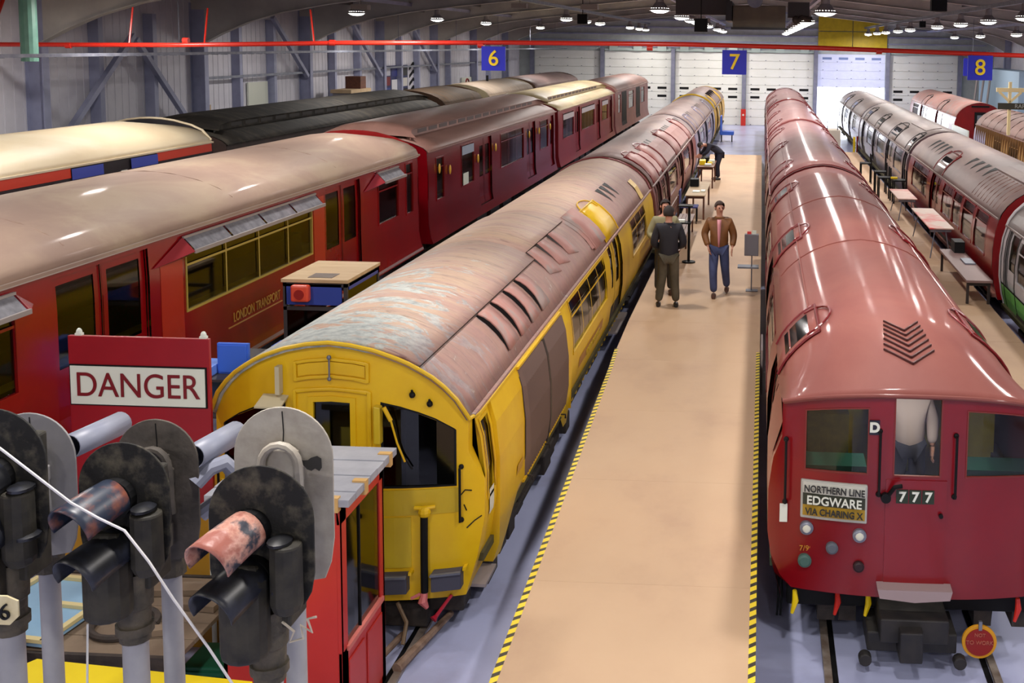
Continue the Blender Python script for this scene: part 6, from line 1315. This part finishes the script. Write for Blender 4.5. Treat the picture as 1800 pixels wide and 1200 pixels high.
    if shirt:
        mb = MB(); c_ = jn['chest']; s_ = jn['pelvis']; G = []
        for k in range(6):
            q = k/5; p = c_*(1-q)+s_*q+Vector((0, -.155-.03*math.sin(q*PI), .09*(1-q))); wv = .04*(1-q*.6); G.append([p+Vector((-wv, .03, 0)), p+Vector((0, .012, 0)), p+Vector((wv, .03, 0))])
        tf(mb.grid(G)).build('shirt_front', shirt, t, smooth=True, solid=.01)
    if collar: tf(MB().tube([nk+Vector((.075*math.cos(2*PI*k/12), .07*math.sin(2*PI*k/12), -.02)) for k in range(13)], .022, 8, cap=False)).build('collar', collar, t, smooth=True)
    return t
def stand(dx=0, **kw):
    J = dict(pelvis=(0, 0, .93), spine=(0, 0, 1.12), chest=(0, .01, 1.36), neck=(0, .0, 1.50), head=(0, -.02, 1.66), shl=(.18, .01, 1.40), ell=(.26, .04, 1.14), wrl=(.25, -.05, .90), shr=(-.18, .01, 1.40), elr=(-.26, .04, 1.14), wrr=(-.25, -.05, .90),
             hpl=(.09, 0, .88), knl=(.11, -.02, .50), anl=(.12, .02, .085), hpr=(-.09, 0, .88), knr=(-.11, -.02, .50), anr=(-.12, .02, .085))
    J.update(kw); return J
# man in brown jacket walking towards the camera, looking to his left
person((-.80, 21.95, .7), 0, 'man in tan leather jacket, pink shirt and jeans walking down the boardwalk', stand(
    wrl=(.25, -.10, .92), ell=(.275, .05, 1.14), elr=(-.285, .04, 1.16), wrr=(-.20, -.12, .93), shl=(.185, .01, 1.40), shr=(-.185, .01, 1.40), anr=(-.08, -.22, .085), knr=(-.10, -.16, .50), anl=(.15, .22, .12), knl=(.12, -.02, .50), face=(.35, -1, -.1)),
    mat('jacket_tan', (132, 84, 42), (112, 70, 34), .55, scale=5), mat('jeans', (66, 76, 116), (54, 62, 98), .8, scale=5), shirt=mat('shirt_pink', (220, 150, 160)), hair=mat('hair_brown', (70, 54, 48), rough=.8), height=1.04, collar=mat('jacket_tan', (132, 84, 42)))
person((-1.70, 20.85, .7), PI+.1, 'man in black jacket and olive trousers standing with his back to the camera', stand(
    wrl=(.12, -.20, 1.02), ell=(.27, .02, 1.12), elr=(-.27, .02, 1.12), wrr=(-.12, -.20, 1.02), shl=(.18, .01, 1.42), shr=(-.18, .01, 1.42), anl=(.17, .0, .085), anr=(-.14, .03, .085), face=(-.35, -1, -.15), pockets=True),
    mat('jacket_black', (34, 32, 42), (26, 25, 34), .7, scale=4), mat('trousers_olive', (92, 84, 68), (76, 70, 56), .8, scale=5), shoe=SHOEB, height=1.06, collar=mat('jacket_black', (34, 32, 42)))
person((-1.86, 21.9, .7), .2, 'dark-haired man in pale olive jacket half hidden behind the black-jacketed man', stand(
    wrl=(.16, -.18, 1.05), ell=(.30, .0, 1.12), wrr=(-.14, -.2, 1.05), elr=(-.30, .0, 1.12), face=(.1, -1, -.3)),
    mat('jacket_pale_olive', (150, 144, 108), (136, 130, 98), .7, scale=4), mat('trousers_dark', (60, 56, 52), rough=.8), height=1.05)
person((-1.62, 41.1, .7), -PI/2+.3, 'person in black clothes bending over the dark sales table', stand(
    pelvis=(0, .10, .92), spine=(0, -.06, 1.08), chest=(0, -.30, 1.20), neck=(0, -.44, 1.22), head=(0, -.58, 1.20), shl=(.18, -.32, 1.20), ell=(.22, -.42, .98), wrl=(.16, -.60, .86), shr=(-.18, -.32, 1.20), elr=(-.22, -.42, .98), wrr=(-.16, -.60, .86), hpl=(.09, .08, .88), hpr=(-.09, .08, .88), face=(0, -.4, -1)),
    mat('jacket_navy', (26, 28, 46), rough=.7), mat('trousers_navy', (24, 28, 50), rough=.7), shoe=SHOEB, height=1.05)
person((1.52, 11.15, .78), 0, 'figure in pale shirt and dark trousers added in the 777 cab for a window reflection', stand(), mat('shirt_pale', (196, 176, 176), rough=.7), mat('trousers_cab', (44, 44, 60), rough=.8), height=.94)  # figure stands in for the reflection in the cab door window
